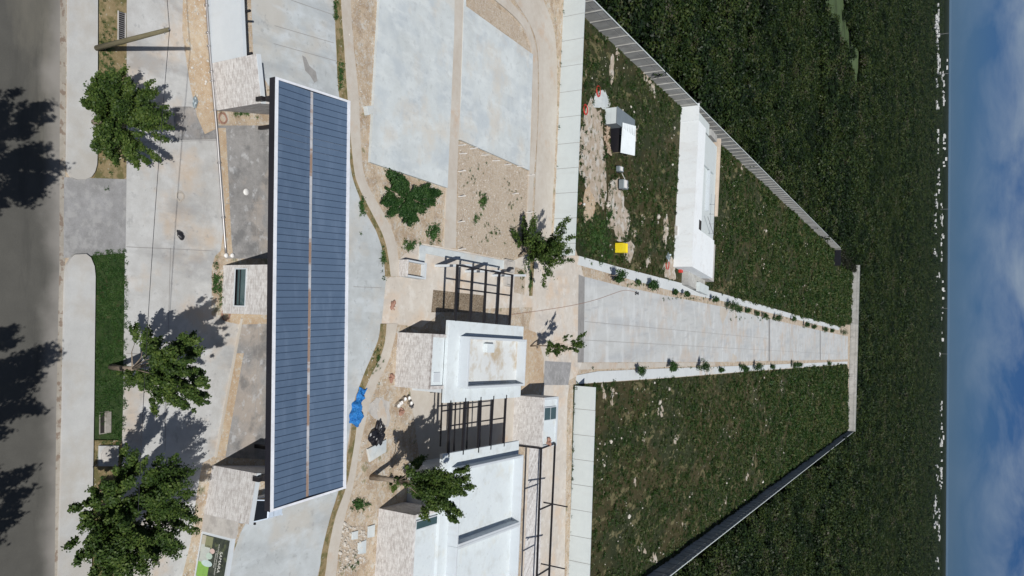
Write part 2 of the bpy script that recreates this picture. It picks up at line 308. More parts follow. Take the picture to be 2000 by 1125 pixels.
def stone_mat(name='ledger_stone'):
    m = bpy.data.materials.new(name); m.use_nodes = True; t = m.node_tree; n = t.nodes; l = t.links
    bs = n['Principled BSDF']; bs.inputs['Roughness'].default_value = .92; bs.inputs['Specular IOR Level'].default_value = .2
    geo = n.new('ShaderNodeNewGeometry'); sp_ = n.new('ShaderNodeSeparateXYZ'); l.new(geo.outputs['Position'], sp_.inputs[0])
    ad = n.new('ShaderNodeMath'); l.new(sp_.outputs[0], ad.inputs[0]); l.new(sp_.outputs[1], ad.inputs[1])
    cb = n.new('ShaderNodeCombineXYZ'); l.new(ad.outputs[0], cb.inputs[0]); l.new(sp_.outputs[2], cb.inputs[1])
    br = n.new('ShaderNodeTexBrick'); br.inputs['Scale'].default_value = 1; br.inputs['Brick Width'].default_value = .42; br.inputs['Row Height'].default_value = .085
    br.inputs['Mortar Size'].default_value = .006; br.inputs['Mortar Smooth'].default_value = .4; br.inputs['Bias'].default_value = 0
    br.inputs['Color1'].default_value = (.675, .67, .66, 1); br.inputs['Color2'].default_value = (.48, .465, .45, 1); br.inputs['Mortar'].default_value = (.30, .27, .25, 1)
    l.new(cb.outputs[0], br.inputs['Vector'])
    nz = n.new('ShaderNodeTexNoise'); nz.inputs['Scale'].default_value = 2.6; nz.inputs['Detail'].default_value = 6; l.new(geo.outputs['Position'], nz.inputs['Vector'])
    mp = n.new('ShaderNodeMapping'); mp.inputs['Scale'].default_value = (2.2, 2.2, 9); l.new(geo.outputs['Position'], mp.inputs[0])
    n2 = n.new('ShaderNodeTexNoise'); n2.inputs['Scale'].default_value = 1.3; n2.inputs['Detail'].default_value = 4; l.new(mp.outputs[0], n2.inputs['Vector'])
    rp = n.new('ShaderNodeValToRGB'); e = rp.color_ramp.elements; e[0].position = .33; e[0].color = (.68, .63, .61, 1); e[1].position = .60; e[1].color = (1.0, .99, .98, 1)
    l.new(n2.outputs['Fac'], rp.inputs[0])
    mx_ = n.new('ShaderNodeMix'); mx_.data_type = 'RGBA'; mx_.blend_type = 'MULTIPLY'; mx_.inputs[0].default_value = .8
    l.new(br.outputs['Color'], mx_.inputs[6]); l.new(rp.outputs[0], mx_.inputs[7])
    m3 = n.new('ShaderNodeMix'); m3.data_type = 'RGBA'; m3.inputs[7].default_value = (.68, .675, .66, 1)
    r3 = n.new('ShaderNodeMapRange'); r3.inputs[1].default_value = .42; r3.inputs[2].default_value = .7; r3.inputs[4].default_value = .55; l.new(nz.outputs['Fac'], r3.inputs[0]); l.new(r3.outputs[0], m3.inputs[0])
    l.new(mx_.outputs[2], m3.inputs[6]); l.new(m3.outputs[2], bs.inputs['Base Color'])
    bp = n.new('ShaderNodeBump'); bp.inputs['Strength'].default_value = .8; bp.inputs['Distance'].default_value = .04
    l.new(m3.outputs[2], bp.inputs['Height']); l.new(bp.outputs[0], bs.inputs['Normal'])
    return m
MT['stone'] = stone_mat()
def leaf_mat(name, c1, c2, c3, scale=.8, trans=.25, seg=False, dead=None):
    m = bpy.data.materials.new(name); m.use_nodes = True; t = m.node_tree; n = t.nodes; l = t.links
    bs = n['Principled BSDF']; o = n['Material Output']; bs.inputs['Roughness'].default_value = .55; bs.inputs['Specular IOR Level'].default_value = .25
    geo = n.new('ShaderNodeNewGeometry')
    nz = n.new('ShaderNodeTexNoise'); nz.inputs['Scale'].default_value = scale; nz.inputs['Detail'].default_value = 4; l.new(geo.outputs['Position'], nz.inputs['Vector'])
    ri = n.new('ShaderNodeMath'); ri.operation = 'MULTIPLY_ADD'; ri.inputs[1].default_value = .45; l.new(geo.outputs['Random Per Island'], ri.inputs[0]); 
    su = n.new('ShaderNodeMath'); su.operation = 'SUBTRACT'; l.new(nz.outputs['Fac'], su.inputs[0]); su.inputs[1].default_value = .22; l.new(su.outputs[0], ri.inputs[2])
    if seg:
        oi = n.new('ShaderNodeObjectInfo'); q = n.new('ShaderNodeMath'); q.operation = 'MULTIPLY_ADD'; q.inputs[1].default_value = .55; l.new(oi.outputs['Random'], q.inputs[0]); l.new(ri.outputs[0], q.inputs[2])
        q2 = n.new('ShaderNodeMath'); q2.operation = 'SUBTRACT'; q2.inputs[1].default_value = .27; l.new(q.outputs[0], q2.inputs[0]); fac = q2.outputs[0]
    else: fac = ri.outputs[0]
    rp = n.new('ShaderNodeValToRGB'); e = rp.color_ramp.elements; e[0].position = .2; e[0].color = (*c1, 1); e[1].position = .8; e[1].color = (*c3, 1)
    k = e.new(.5); k.color = (*c2, 1)
    if dead: k = e.new(.97); k.color = (*dead, 1)
    l.new(fac, rp.inputs[0]); l.new(rp.outputs[0], bs.inputs['Base Color'])
    tr = n.new('ShaderNodeBsdfTranslucent'); l.new(rp.outputs[0], tr.inputs[0])
    ms = n.new('ShaderNodeMixShader'); ms.inputs[0].default_value = trans; l.new(bs.outputs[0], ms.inputs[1]); l.new(tr.outputs[0], ms.inputs[2]); l.new(ms.outputs[0], o.inputs[0])
    return m
MT['leaf'] = leaf_mat('tree_leaf', (.018, .040, .008), (.044, .082, .015), (.105, .150, .032), trans=.3)
MT['leafd'] = leaf_mat('bush_leaf', (.012, .042, .009), (.028, .075, .017), (.065, .12, .035), trans=.3)
MT['forestleaf'] = leaf_mat('forest_leaf', (.004, .011, .002), (.013, .029, .005), (.040, .058, .011), .045, .12, True, (.055, .049, .034))
MT['grass'] = leaf_mat('grass_blade', (.009, .030, .003), (.022, .056, .007), (.070, .080, .026), .22, .15, True)
MT['grassv'] = leaf_mat('verge_grass_blade', (.016, .050, .010), (.030, .080, .016), (.060, .11, .028), .6, .15, True)

# ================================================================== THE SETTING
def lx(y): return -45.9+.0757*y          # line of the perimeter wall on one side
def rx(y): return 40.2+.0755*y           # and on the other
b = MB(); b.sheet([(-9000, -60), (9000, -60), (9000, 24000), (-9000, 24000)], -.03); tag(b.build('ground', MT['forestfloor']), 'dark scrubland floor reaching to the horizon', None, None, 'structure')
ground('dirt_ground', [(-46, 20), (60, 20), (62, 90), (52, 140), (rx(424), 424), (lx(440)-.5, 440), (lx(80)-.5, 80)], -.018, MT['dirt'], 'bare tan dirt of the building site', raw=True)
ground('road', [(-170, 0), (170, 0), (170, G(122, 600).y), (-170, G(122, 600).y)], -.006, MT['asphalt'], 'dusty grey asphalt road', raw=True)
ground('gutter', [(118, -260), (131, -260), (127, 520), (122, 800), (114, 1400), (104, 1400), (110, 800), (116, 520)], -.002, MT['gutter'], 'dusty gutter strip along the road edge')
# raised pavements with rounded ends
ground('sidewalk', [(132, -260), (188, -260), (187, 300), (186, 322), (182, 336), (175, 346), (163, 351), (148, 351), (137, 347), (130, 336), (128, 318), (130, 200)], .2, MT['sidewalk'], 'raised pale pavement beside the utility pole', thick=.22)
ground('sidewalk', [(125, 530), (128, 516), (136, 503), (143, 497), (165, 496), (174, 503), (181, 520), (183, 540), (180, 800), (175, 1125), (171, 1400), (104, 1400), (112, 1125), (120, 800), (123, 600)], .2, MT['sidewalk'], 'long raised pale pavement with bevelled end by the green verge', thick=.22)
ground('verge', [(186, -260), (248, -260), (247, 345), (240, 352), (170, 349), (184, 330)], .004, MT['drygrass'], 'dry grass strip behind the pavement')
ground('driveway', [(125, 346), (247, 350), (245, 494), (124, 504)], .008, MT['ramp'], 'dark grey concrete driveway ramp crossing the verge')
ground('verge', [(172, 493), (244, 490), (240, 800), (238, 860), (170, 860), (176, 700)], .004, MT['greensoil'], 'green grass strip behind the pavement')
ground('verge', [(170, 858), (238, 858), (236, 1000), (225, 1400), (168, 1400)], .004, MT['drygrass'], 'bare dirt strip under the big tree')
ground('apron', [(248, -260), (365, -260), (357, 60), (365, 120), (372, 165), (388, 215), (425, 232), (440, 420), (452, 470), (420, 500), (414, 520), (413, 615), (432, 625), (470, 620), (420, 890), (395, 905), (385, 960), (372, 1060), (356, 1125), (320, 1400), (225, 1400), (238, 900), (244, 490), (247, 345)], 0, MT['apron'], 'pale stained concrete apron in front of the gate')
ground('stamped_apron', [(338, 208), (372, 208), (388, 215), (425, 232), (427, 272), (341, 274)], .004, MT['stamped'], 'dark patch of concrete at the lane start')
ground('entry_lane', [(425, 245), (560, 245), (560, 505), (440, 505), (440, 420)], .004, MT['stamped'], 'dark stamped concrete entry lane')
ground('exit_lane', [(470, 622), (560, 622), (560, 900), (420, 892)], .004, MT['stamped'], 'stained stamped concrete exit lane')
ground('orange_strip', [(426, 250), (441, 250), (452, 470), (455, 500), (430, 500), (440, 420)], .008, MT['reddirt'], 'orange dust along the pipe')
ground('orange_strip', [(436, 606), (530, 606), (530, 632), (470, 634), (440, 628)], .008, MT['reddirt'], 'orange dirt beside the guard booth')
ground('orange_strip', [(462, 690), (476, 690), (440, 892), (424, 892)], .008, MT['reddirt'], 'orange dust along the low kerb')
ground('dirt_strip', [(362, -260), (405, -260), (403, 0), (408, 120), (418, 225), (425, 250), (400, 262), (385, 228), (372, 170), (364, 120), (356, 60)], .006, MT['reddirt'], 'orange dirt strip with rubble in front of the white wall')
ground('yard', [(480, -260), (648, -260), (652, 0), (660, 170), (672, 260), (688, 340), (708, 405), (735, 452), (750, 495), (754, 545), (745, 635), (738, 665), (726, 695), (710, 732), (694, 775), (688, 800), (682, 850), (672, 920), (656, 975), (636, 1062), (620, 1125), (560, 1400), (400, 1400), (440, 1125), (470, 1040), (545, 900), (545, 200), (495, 120)], .002, MT['yard'], 'wide pale concrete yard behind the gate canopy')
for a_, b_, l_ in (((568, 0), (648, 28), 'long thin joint near the far yard corner'), ((536, 50), (652, 84), 'middle thin joint across the yard'), ((534, 85), (656, 119), 'thin joint in the yard by the oil stain'), ((441, 282), (528, 282), 'cross joint in the entry lane near the pylon'), ((441, 398), (528, 398), 'cross joint in the entry lane near the booth'), ((497, 250), (502, 500), 'long joint along the entry lane'), ((248, 278), (428, 274), 'cross joint of the apron by the dark patch'), ((246, 482), (415, 490), 'cross joint of the apron by the booth'), ((333, 484), (322, 880), 'long joint along the apron'), ((246, 690), (322, 694), 'short cross joint of the apron under the sparse tree'), ((480, 700), (528, 702), 'cross joint in the exit lane'), ((505, 640), (497, 850), 'long joint along the exit lane'), ((690, 560), (745, 562), 'short joint in the yard by the forecourt')):
    p, q = G(*a_), G(*b_); d = (q-p).normalized(); s_ = Vector((d.y, -d.x, 0))*.022
    ground('joint', [p-s_, q-s_, q+s_, p+s_], .0125, MT['joint'], l_, raw=True)
ground('oil_stain', [(590, 108), (597, 112), (604, 128), (617, 140), (620, 158), (614, 162), (606, 148), (596, 138)], .0045, MT['band'], 'dark oil stain on the yard', k='stuff')
def rib(name, l, r, z, mat, label, z0=None, k='structure'): return tag(ribbon(name, l, r, z, mat, z0), label, None, None, k)
PL = [(664, -150), (666, 0), (672, 90), (678, 180), (690, 320), (701, 365), (723, 410), (748, 460), (758, 500), (763, 540)]
PR = [(682, -150), (684, 0), (690, 90), (699, 180), (707, 320), (722, 370), (745, 410), (767, 455), (776, 495), (780, 540)]
VL = [(651, -150), (653, 0), (657, 90), (661, 175), (681, 300), (690, 352), (712, 408), (736, 455), (748, 495), (752, 540)]
rib('verge', VL, PL, .006, MT['drygrass'], 'narrow weedy strip between yard and curved path')
rib('path', PL, PR, .05, MT['path'], 'curved tan concrete path past the sports courts', -.02)
PL2 = [(755, 632), (751, 670), (739, 705), (721, 740), (704, 785), (697, 830), (690, 880), (676, 950), (655, 1010), (640, 1080), (634, 1125), (600, 1300)]
PR2 = [(776, 632), (768, 670), (756, 710), (738, 745), (722, 785), (713, 825), (703, 870), (690, 945), (673, 1010), (660, 1080), (655, 1125), (625, 1300)]
VL2 = [(743, 632), (739, 662), (727, 695), (710, 733), (695, 780), (688, 820), (682, 870), (664, 950), (645, 1010), (628, 1080), (622, 1125), (585, 1300)]
rib('verge', VL2, PL2, .006, MT['drygrass'], 'narrow weedy strip along the curved path by the houses')
rib('path', PL2, PR2, .05, MT['path'], 'curved tan concrete path past the stone houses', -.02)
ground('court_slab', [(739, -150), (885, -150), (883, 60), (870, 367), (730, 321), (719, 317), (737, 0)], .28, MT['court'], 'large pale concrete sports court slab beside the curved path', thick=.32)
ground('court_slab', [(905, -60), (907, 13), (1038, 107), (1031, 333), (895, 273)], .24, MT['court'], 'five-sided pale concrete court slab near the curved lane', thick=.28)
rib('path', [(885.5, -150), (883.5, 60), (870.5, 368), (866, 485)], [(906, -150), (905, 60), (893, 280), (888, 485)], .15, MT['path'], 'straight tan concrete path between the two courts', -.02)
rib('lane_kerb', [(955, -8), (1010, 40), (1034, 85), (1038, 130), (1037, 250), (1032, 340), (1028, 430), (1026, 480)], [(984, -8), (1026, 40), (1043, 85), (1048, 130), (1047, 250), (1041, 340), (1037, 430), (1035, 480)], .16, MT['path'], 'narrow raised kerb walk bordering the curved lane', -.02)
rib('lane', [(1000, -8), (1036, 50), (1050, 100), (1052, 200), (1048, 300), (1044, 400), (1040, 500)], [(1058, -8), (1080, 50), (1087, 110), (1088, 200), (1084, 300), (1079, 400), (1075, 500)], .01, MT['path'], 'curved concrete service lane along the white wall')
ground('gravel_plot', [(895, 275), (1031, 335), (1028, 470), (1000, 508), (893, 485)], .003, MT['gravel'], 'stony plot with white rubble between the court and pergola')
ground('gravel_plot', [(925, 0), (952, 0), (1008, 42), (1032, 88), (1034, 100), (912, 12)], .003, MT['gravel'], 'triangular stony plot at the corner of the court')
ground('court_yard', [(754, 545), (762, 541), (781, 541), (782, 503), (818, 474), (890, 487), (1000, 510), (1040, 492), (1078, 495), (1131, 500), (1140, 540), (1137, 708), (1126, 735), (1108, 745), (1066, 742), (1032, 640), (1040, 600), (870, 605), (822, 640), (776, 633), (745, 633)], .006, MT['cream'], 'pale concrete forecourt around the pergolas')
ground('step_slab', [(819, 478), (1000, 512), (992, 528), (830, 495), (824, 540), (815, 540)], .12, MT['court'], 'pale stepped concrete slab edge beside the pergola', thick=.14)
ground('planting_bed', [(846, 566), (945, 577), (944, 610), (842, 610)], .010, MT['bedsoil'], 'brown soil bed under the pergola')
ground('dirt_strip', [(1003, 520), (1026, 528), (1024, 576), (1004, 571)], .010, MT['gravel'], 'stony dirt patch beside the pergola')
ground('dirt_strip', [(1036, 505), (1044, 505), (1040, 578), (1033, 578)], .010, MT['drygrass'], 'weedy strip beside the lane end')
ground('dirt_strip', [(1021, 640), (1048, 650), (1062, 700), (1060, 765), (1040, 775), (1018, 770)], .010, MT['reddirt'], 'orange dirt behind the first stone house')
ground('ramp_patch', [(1064, 705), (1116, 708), (1110, 752), (1062, 752)], .012, MT['ramp'], 'dark grey concrete patch at the avenue mouth')
ground('service_lane', [(1064, 752), (1112, 752), (1108, 780), (1098, 1400), (1000, 1400), (1030, 870), (1060, 760)], .008, MT['cream'], 'pale concrete strip behind the houses')
ground('patio', [(800, 757), (905, 772), (1010, 772), (1006, 875), (900, 900), (835, 985), (820, 900)], .004, MT['path'], 'tan concrete patio between the two houses')
AL = [(1140, 540), (1215, 559), (1299, 577), (1406, 598), (1504, 623), (1604, 646), (1656, 657)]
AR = [(1137, 708), (1395, 707), (1656, 702)]
ground('avenue', AL+AR[::-1], 0, MT['avenue'], 'long pale concrete avenue between the two fields')
ground('avenue_band', [(1130, 536), (1142, 541), (1140, 708), (1128, 708)], .010, MT['band'], 'dark grey band across the avenue mouth')
ground('avenue_band', [(1501, 622), (1504, 623), (1504, 706), (1501, 706)], .004, MT['band'], 'thin grey band across the far avenue')
ground('avenue_band', [(1601, 645), (1603, 646), (1603, 704), (1601, 704)], .004, MT['band'], 'thinnest grey band near the avenue end')
for a_, b_, c_ in (((1142, 628), (1500, 661), 'long joint line along the avenue'), ((1142, 664), (1640, 692), 'joint line along the avenue beside the tan strip')):
    p, q = G(*a_), G(*b_); d = (q-p).normalized(); s_ = Vector((d.y, -d.x, 0))*.035
    ground('avenue_joint', [p-s_, q-s_, q+s_, p+s_], .004, MT['joint'], c_, raw=True)
for k, pts in enumerate([[(1131, 709), (1395, 708), (1398, 714), (1131, 722)], [(1406, 599), (1424, 604), (1421, 612), (1411, 634), (1406, 615)], [(1428, 708), (1431, 690), (1440, 698), (1436, 708)]]):
    ground('tan_patch', pts, .005, MT['path'], ['tan strip along the avenue edge by the saplings', 'tan diamond stain at the avenue edge by the bushy sapling', 'small tan washout at the avenue edge'][k])
WLU = [(1131, 500), (1206, 521), (1315, 549), (1411, 574), (1554, 615), (1641, 638)]
WLD = [(1128, 517), (1175, 530), (1231, 546), (1299, 565), (1411, 588), (1535, 619), (1638, 645)]
ground('walkway', WLU+WLD[::-1], .07, MT['walk'], 'white concrete walkway beside the field with the white clubhouse', thick=.1)
ground('walkway', [(1126, 733), (1168, 725), (1287, 720), (1461, 714), (1655, 706), (1655, 711), (1461, 725), (1327, 736), (1165, 747), (1125, 750)], .07, MT['walk'], 'white concrete walkway beside the open field', thick=.1)
LFIELD = [Vector((lx(88), 88, 0)), G(1101, 0), G(1091, 250), G(1087, 360), G(1128, 499)]+[G(*q) for q in WLU]+[Vector((G(1641, 638).x, 438, 0)), Vector((lx(440), 440, 0))]
ground('field', LFIELD, -.004, MT['fieldL'], 'weedy field around the white clubhouse', raw=True)
RFIELD = [G(1120, 751), G(1165, 748), G(1327, 737), G(1461, 726), G(1655, 712), Vector((rx(424), 424, 0)), Vector((rx(125), 125, 0)), Vector((58, 88, 0)), G(1112, 1125)]
ground('field', RFIELD, -.004, MT['fieldL'], 'open weedy field beyond the panelled white wall', raw=True)
def blob(cx, cy, rx_, ry_, z, mat, name, label, seed, k='structure'):
    r = random.Random(seed); n = 22; ph = [r.uniform(0, 6.28) for _ in range(4)]; pts = []
    for i in range(n):
        a = 6.283*i/n; q = 1+.18*math.sin(2*a+ph[0])+.13*math.sin(3*a+ph[1])+.10*math.sin(5*a+ph[2])+.07*math.sin(8*a+ph[3])
        pts.append((cx+rx_*q*math.cos(a), cy+ry_*q*math.sin(a)))
    return ground(name, pts, z, mat, label, k=k)
blob(1158, 300, 24, 112, .004, MT['pale'], 'bare_soil', 'pale bare soil strip by the white wall', 1)
blob(1206, 412, 22, 58, .006, MT['pale'], 'bare_soil', 'bare tan soil beside the work machines', 2)
blob(1228, 490, 9, 24, .008, MT['pale'], 'bare_soil', 'pale sand heap stain beside the yellow skip', 3)
blob(1150, 400, 10, 40, .008, MT['reddirt'], 'bare_soil', 'orange soil patch near the lane', 4)
blob(1195, 45*3, 5, 26, .004, MT['pale'], 'bare_soil', 'narrow pale soil scar in the weeds', 5)
blob(1308, 525, 14, 20, .004, MT['pale'], 'bare_soil', 'trampled tan soil by the red hose', 6)
blob(1175, 195, 14, 22, .007, MT['court'], 'bare_soil', 'white sand spread by the shed', 8)
blob(1300, 450, 5, 32, .006, MT['pale'], 'bare_soil', 'pale trench scar along the clubhouse front', 9)
bpb = MB(); rr0 = random.Random(5)
for (cx, cy, a_, b_) in ((1292, 800, 5, 14), (1257, 845, 3, 9), (1320, 852, 5, 12), (1417, 972, 3, 9), (1337, 1032, 4, 10), (1252, 1070, 5, 14), (1275, 1090, 5, 12), (1525, 757, 5, 11), (1586, 785, 3, 15), (1615, 800, 4, 9), (1540, 795, 3, 8), (1597, 592, 4, 11), (1617, 572, 1.5, 22), (1638, 600, 1.5, 16), (1450, 320, 3, 13), (1447, 345, 2, 6), (1428, 388, 3, 5), (1470, 905, 2, 9), (1240, 940, 3, 8), (1185, 70, 4, 8), (1205, 100, 6, 7), (1262, 150, 8, 10), (1275, 175, 6, 12), (1245, 250, 4, 24), (1255, 430, 4, 10), (1265, 505, 5, 12), (1240, 455, 4, 14), (1203, 330, 0.1, .1), (1460, 930, 3, 10), (1380, 1010, 2, 8), (1180, 770, 5, 12), (1200, 765, 6, 8), (1195, 785, 3, 8), (1370, 800, 2, 8), (1440, 800, 2, 8)):
    ph_ = [rr0.uniform(0, 6.28) for _ in range(4)]
    for sub in range(5):
        ox, oy, sc = rr0.gauss(0, .55)*a_, rr0.gauss(0, .55)*b_, rr0.uniform(.25, .6)
        pts = []
        for i in range(12):
            t = 6.283*i/12; q = 1+.3*math.sin(2*t+ph_[0]+sub)+.22*math.sin(3*t+ph_[1]*sub)+.15*math.sin(5*t+ph_[2]); p = G(cx+ox+a_*sc*q*math.cos(t), cy+oy+b_*sc*q*math.sin(t)); pts.append(p)
        bpb.sheet(pts, .002+.0012*sub)
tag(bpb.build('bare_patches', MT['pale']), 'small pale bare soil patches in the weedy fields', None, None, 'stuff')
ground('meadow', [G(1590, -30), G(1642, -30), G(1655, 60), G(1676, 100), G(1674, 150), G(1664, 185), G(1648, 140), G(1628, 90), G(1602, 40)], .3, MT['meadow'], 'light green clearing in the scrub forest', raw=True)

# ================================================================== STREET EDGE
bp = G(185, 95); tp = Vector((bp.x, bp.y, 7.02))
e_ = empty('utility_pole', bp, 'weathered greenish wooden utility pole beside the dry verge', 'utility pole')
MB().tube([bp-Vector((0, 0, .1)), bp+Vector((0, 0, 3.5)), tp], [.17, .15, .12], 12).build('pole', MT['wood'], e_, True)
MB().tube([tp-Vector((.2, 0, .35)), tp+Vector((.2, 0, -.35))], .03, 6).build('bolt', MT['steel'], e_)
MB().lathe(tp+Vector((0, 0, -.1)), [(.05, 0), (.07, .06), (.04, .16), (.05, .2)], 8).build('insulator', MT['steel'], e_)
def wire(name, a, b_, sag, r, label, n=16):
    a = Vector(a); b_ = Vector(b_)
    pts = [a.lerp(b_, i/n)-Vector((0, 0, sag*4*(i/n)*(1-i/n))) for i in range(n+1)]
    return tag(MB().tube(pts, r, 5).build(name, MT['tarpblack'], None), label, 'wire')
wire('wire', tp+Vector((0, 0, .08)), G(270, 1000, 6.6), .25, .016, 'thin black overhead wire running from the utility pole over the apron')
wire('wire', tp+Vector((0, 0, .08)), G(318, -300, 7.4), .2, .016, 'short black overhead wire leaving the utility pole the other way')
# storm drain grate
q0 = G(237, 50)
e_ = empty('drain_grate', q0, 'long steel bar grate set in the dry verge beside the pole', 'drain grate')
gx0, gx1 = G(236, 23).x, G(236, 80).x; gy0, gy1 = G(229, 50).y, G(245, 50).y
MB().prism([(gx0, gy0), (gx1, gy0), (gx1, gy0+.06), (gx0, gy0+.06)], 0, .07).prism([(gx0, gy1-.06), (gx1, gy1-.06), (gx1, gy1), (gx0, gy1)], 0, .07).build('frame', MT['conc'], e_)
MB().box(gx0, gx1, gy0+.06, gy1-.06, .008, .015).build('pit', MT['dark'], e_)
gb = None; nb = 14
for i in range(nb):
    x = gx0+(gx1-gx0)*(i+.5)/nb
    if gb is None:
        gb = MB().box(-.02, .02, gy0+.06-q0.y, gy1-.06-q0.y, .02, .06); me = bpy.data.meshes.new('grate_bar'); me.from_pydata(gb.v, [], gb.f); me.materials.append(MT['steel']); gme = me
    link('grate_bar', gme, None, e_, (x-q0.x, 0, 0))
# concrete trough and manhole in the green verge
e_ = empty('drain_trough', G(204, 828), 'small weathered concrete drain trough with a dark slot in the grass', 'drain')
x0, x1 = G(204, 805).x, G(204, 845).x; y0, y1 = G(195, 828).y, G(216, 828).y
MB().box(x0, x1, y0+.28, y1, -.02, .10).build('lid', MT['trough'], e_, bevel=.02)
MB().box(x0, x1, y0-.05, y0, -.02, .05).box(x0-.05, x0, y0-.05, y1, -.02, .06).box(x1, x1+.05, y0-.05, y1, -.02, .06).build('rim', MT['trough'], e_)
MB().box(x0, x1, y0, y0+.28, -.01, .012).build('slot', MT['dark'], e_)
c = G(209, 888); e_ = empty('manhole', c, 'square concrete manhole block with a round cover under the big tree edge', 'manhole')
MB().prism([G(192, 870), G(230, 870), G(228, 910), (G(190, 910))], -.02, .16).build('block', MT['sidewalk'], e_, bevel=.02)
MB().lathe(Vector((c.x, c.y, .16)), [(.56, 0), (.56, .012), (.5, .03), (.46, .02), (.44, .02), (.42, .03), (.05, .035)], 28).build('cover', MT['conc'], e_, True)
# pipe along the lane with couplings
pp = [(398, -120), (403, 0), (409, 90), (416, 170), (424, 260), (432, 370), (440, 480), (441, 494)]
P3 = [G(*q, .12) for q in pp]
e_ = empty('pipe', G(403, 0), 'long thin grey steel pipe lying along the entry lane and white wall', 'pipe')
MB().tube(P3, .085, 8).build('pipe_run', MT['steel'], e_, True)
for q in ((399, -60), (403.5, 10), (406, 64), (408, 90), (413, 140), (414.5, 158), (420, 215), (428, 318), (436, 425)):
    p = G(*q, .12); d = (G(440, 480)-G(403, 0)).normalized()
    MB().tube([p-d*.06, p+d*.06], .14, 8).bar(p+Vector((-.28, 0, -.02)), p+Vector((.28, 0, -.02)), .05).build('coupling', MT['steel'], e_, True)
p, q = G(471, 622, .03), G(420, 892, .03)
ground('low_kerb', [G(469.5, 622), G(473, 622), G(422, 893), (G(418.5, 893))], .10, MT['path'], 'thin low tan kerb between the exit lanes', raw=True, thick=.12)
for k, q in enumerate(((440, 499), (452, 499))):
    tag(MB().lathe(G(*q), [(.16, 0), (.17, .10), (.15, .16), (.02, .17)], 14).build('white_plug', MT['plastic'], None, True), ['white round plug at the end of the long pipe', 'white round plug beside the guard booth corner'][k], 'plug')
tag(MB().lathe(G(480, 375), [(.24, 0), (.25, .05), (.23, .08), (.02, .085)], 18).build('plastic_disc', MT['plastic'], None, True), 'white round plastic disc lying on the dark entry lane', 'disc')
def lump(name, c, sx, sy, sz, mat, label, cat, seed, group=None, n=3, rough=.18, rot=0):
    """small crumpled lump resting on the ground"""
    import bmesh
    bm = bmesh.new(); bmesh.ops.create_icosphere(bm, subdivisions=n, radius=1); r = random.Random(seed)
    ph = [Vector((r.uniform(-3, 3), r.uniform(-3, 3), r.uniform(-3, 3))) for _ in range(6)]
    for v in bm.verts:
        q = 1+rough*sum(math.sin(p.dot(v.co)*(1+.5*i)+p.x) for i, p in enumerate(ph))/2.2
        v.co = Vector((v.co.x*sx*q, v.co.y*sy*q, max(v.co.z, -.35)*sz*q+.3*sz))
    me = bpy.data.meshes.new(name); bm.to_mesh(me); bm.free(); o = link(name, me, mat, None, c); o.rotation_euler.z = rot
    return tag(o, label, cat, group)
lump('rubbish_bag', G(351, 459), .34, .2, .22, MT['tarpblack'], 'small black rubbish bag lying on the pale apron', 'bag', 3, rot=.5)
lump('rubble_pile', G(379, 199), .35, .16, .14, MT['sheetsteel'], 'small heap of grey scrap on the apron edge', 'scrap', 5, rough=.4)
def coil(c, r, mat, label, seed, turns=4, cat='cable coil'):
    rr = random.Random(seed); pts = []
    for i in range(turns*18):
        a = 6.283*i/18; q = r*(1+.12*math.sin(a*.37+seed)+rr.uniform(-.03, .03))
        pts.append(Vector((c[0]+q*math.cos(a)+.05*math.sin(i*.11), c[1]+q*.9*math.sin(a), .04+.02*(i//18))))
    return tag(MB().tube(pts, .028, 5).build('cable_coil', mat, None, True), label, cat)
coil(G(434, 231), .36, MT['redrust'], 'reddish cable coil at the foot of the stone pylon by the pipe', 1)
coil(G(440, 615), .38, MT['redrust'], 'reddish cable coil beside the guard booth', 2)
coil(G(351, 383), .3, MT['path'], 'tan loop of rope lying on the apron', 4, 2)

# ================================================================== GATE: pylons, booth, canopy
def frame_at(o, a):
    ca, sa = math.cos(a), math.sin(a)
    return lambda u, v: (o[0]+u*ca+v*sa, o[1]-u*sa+v*ca)
def rect(F, u0, u1, v0, v1): return [F(u0, v0), F(u1, v0), F(u1, v1), F(u0, v1)]
# left pylon and wall
pA, pB = G(411, 124), G(421, 216)
a0 = -math.atan2(pB.y-pA.y, pB.x-pA.x); F = frame_at(pA, a0); Lp = (pB-pA).length
e_ = empty('stone_pylon', pA, 'stone clad gate pylon joined to the plain white wall', 'gate pylon')
MB().prism(rect(F, 0, Lp, 0, .42), -.05, 4.5).build('front_wall', MT['stone'], e_)
MB().prism(rect(F, Lp-.4, Lp-.004, .424, 6.2), -.05, 4.494).build('return_wall', MT['stone'], e_)
MB().prism(rect(F, -.02, Lp+.02, .1, .45), 4.5, 4.56).build('coping', MT['white'], e_)
q = G(405, 0); d = (q-pA).normalized(); e2 = pA+d*26
e_ = empty('boundary_wall', q, 'plain white rendered wall running off from the stone pylon', 'wall')
s_ = Vector((-d.y, d.x, 0)); s_ = s_ if s_.y > 0 else -s_
MB().prism([pA+d*.004, e2, e2+s_*.25, pA+d*.004+s_*.25], -.05, 3.32).build('wall_body', MT['white'], e_)
MB().prism([pA+d*.004-s_*.02, e2-s_*.02, e2+s_*.28, pA+d*.004+s_*.28], 3.32, 3.38).build('coping', MT['white'], e_)
for t in (.25, 3.1, 7.2):
    p = pA+d*t+s_*.42; MB().bar((p.x, p.y, 0), (p.x, p.y, 3.75), .14).build('fence_post', MT['black'], e_)
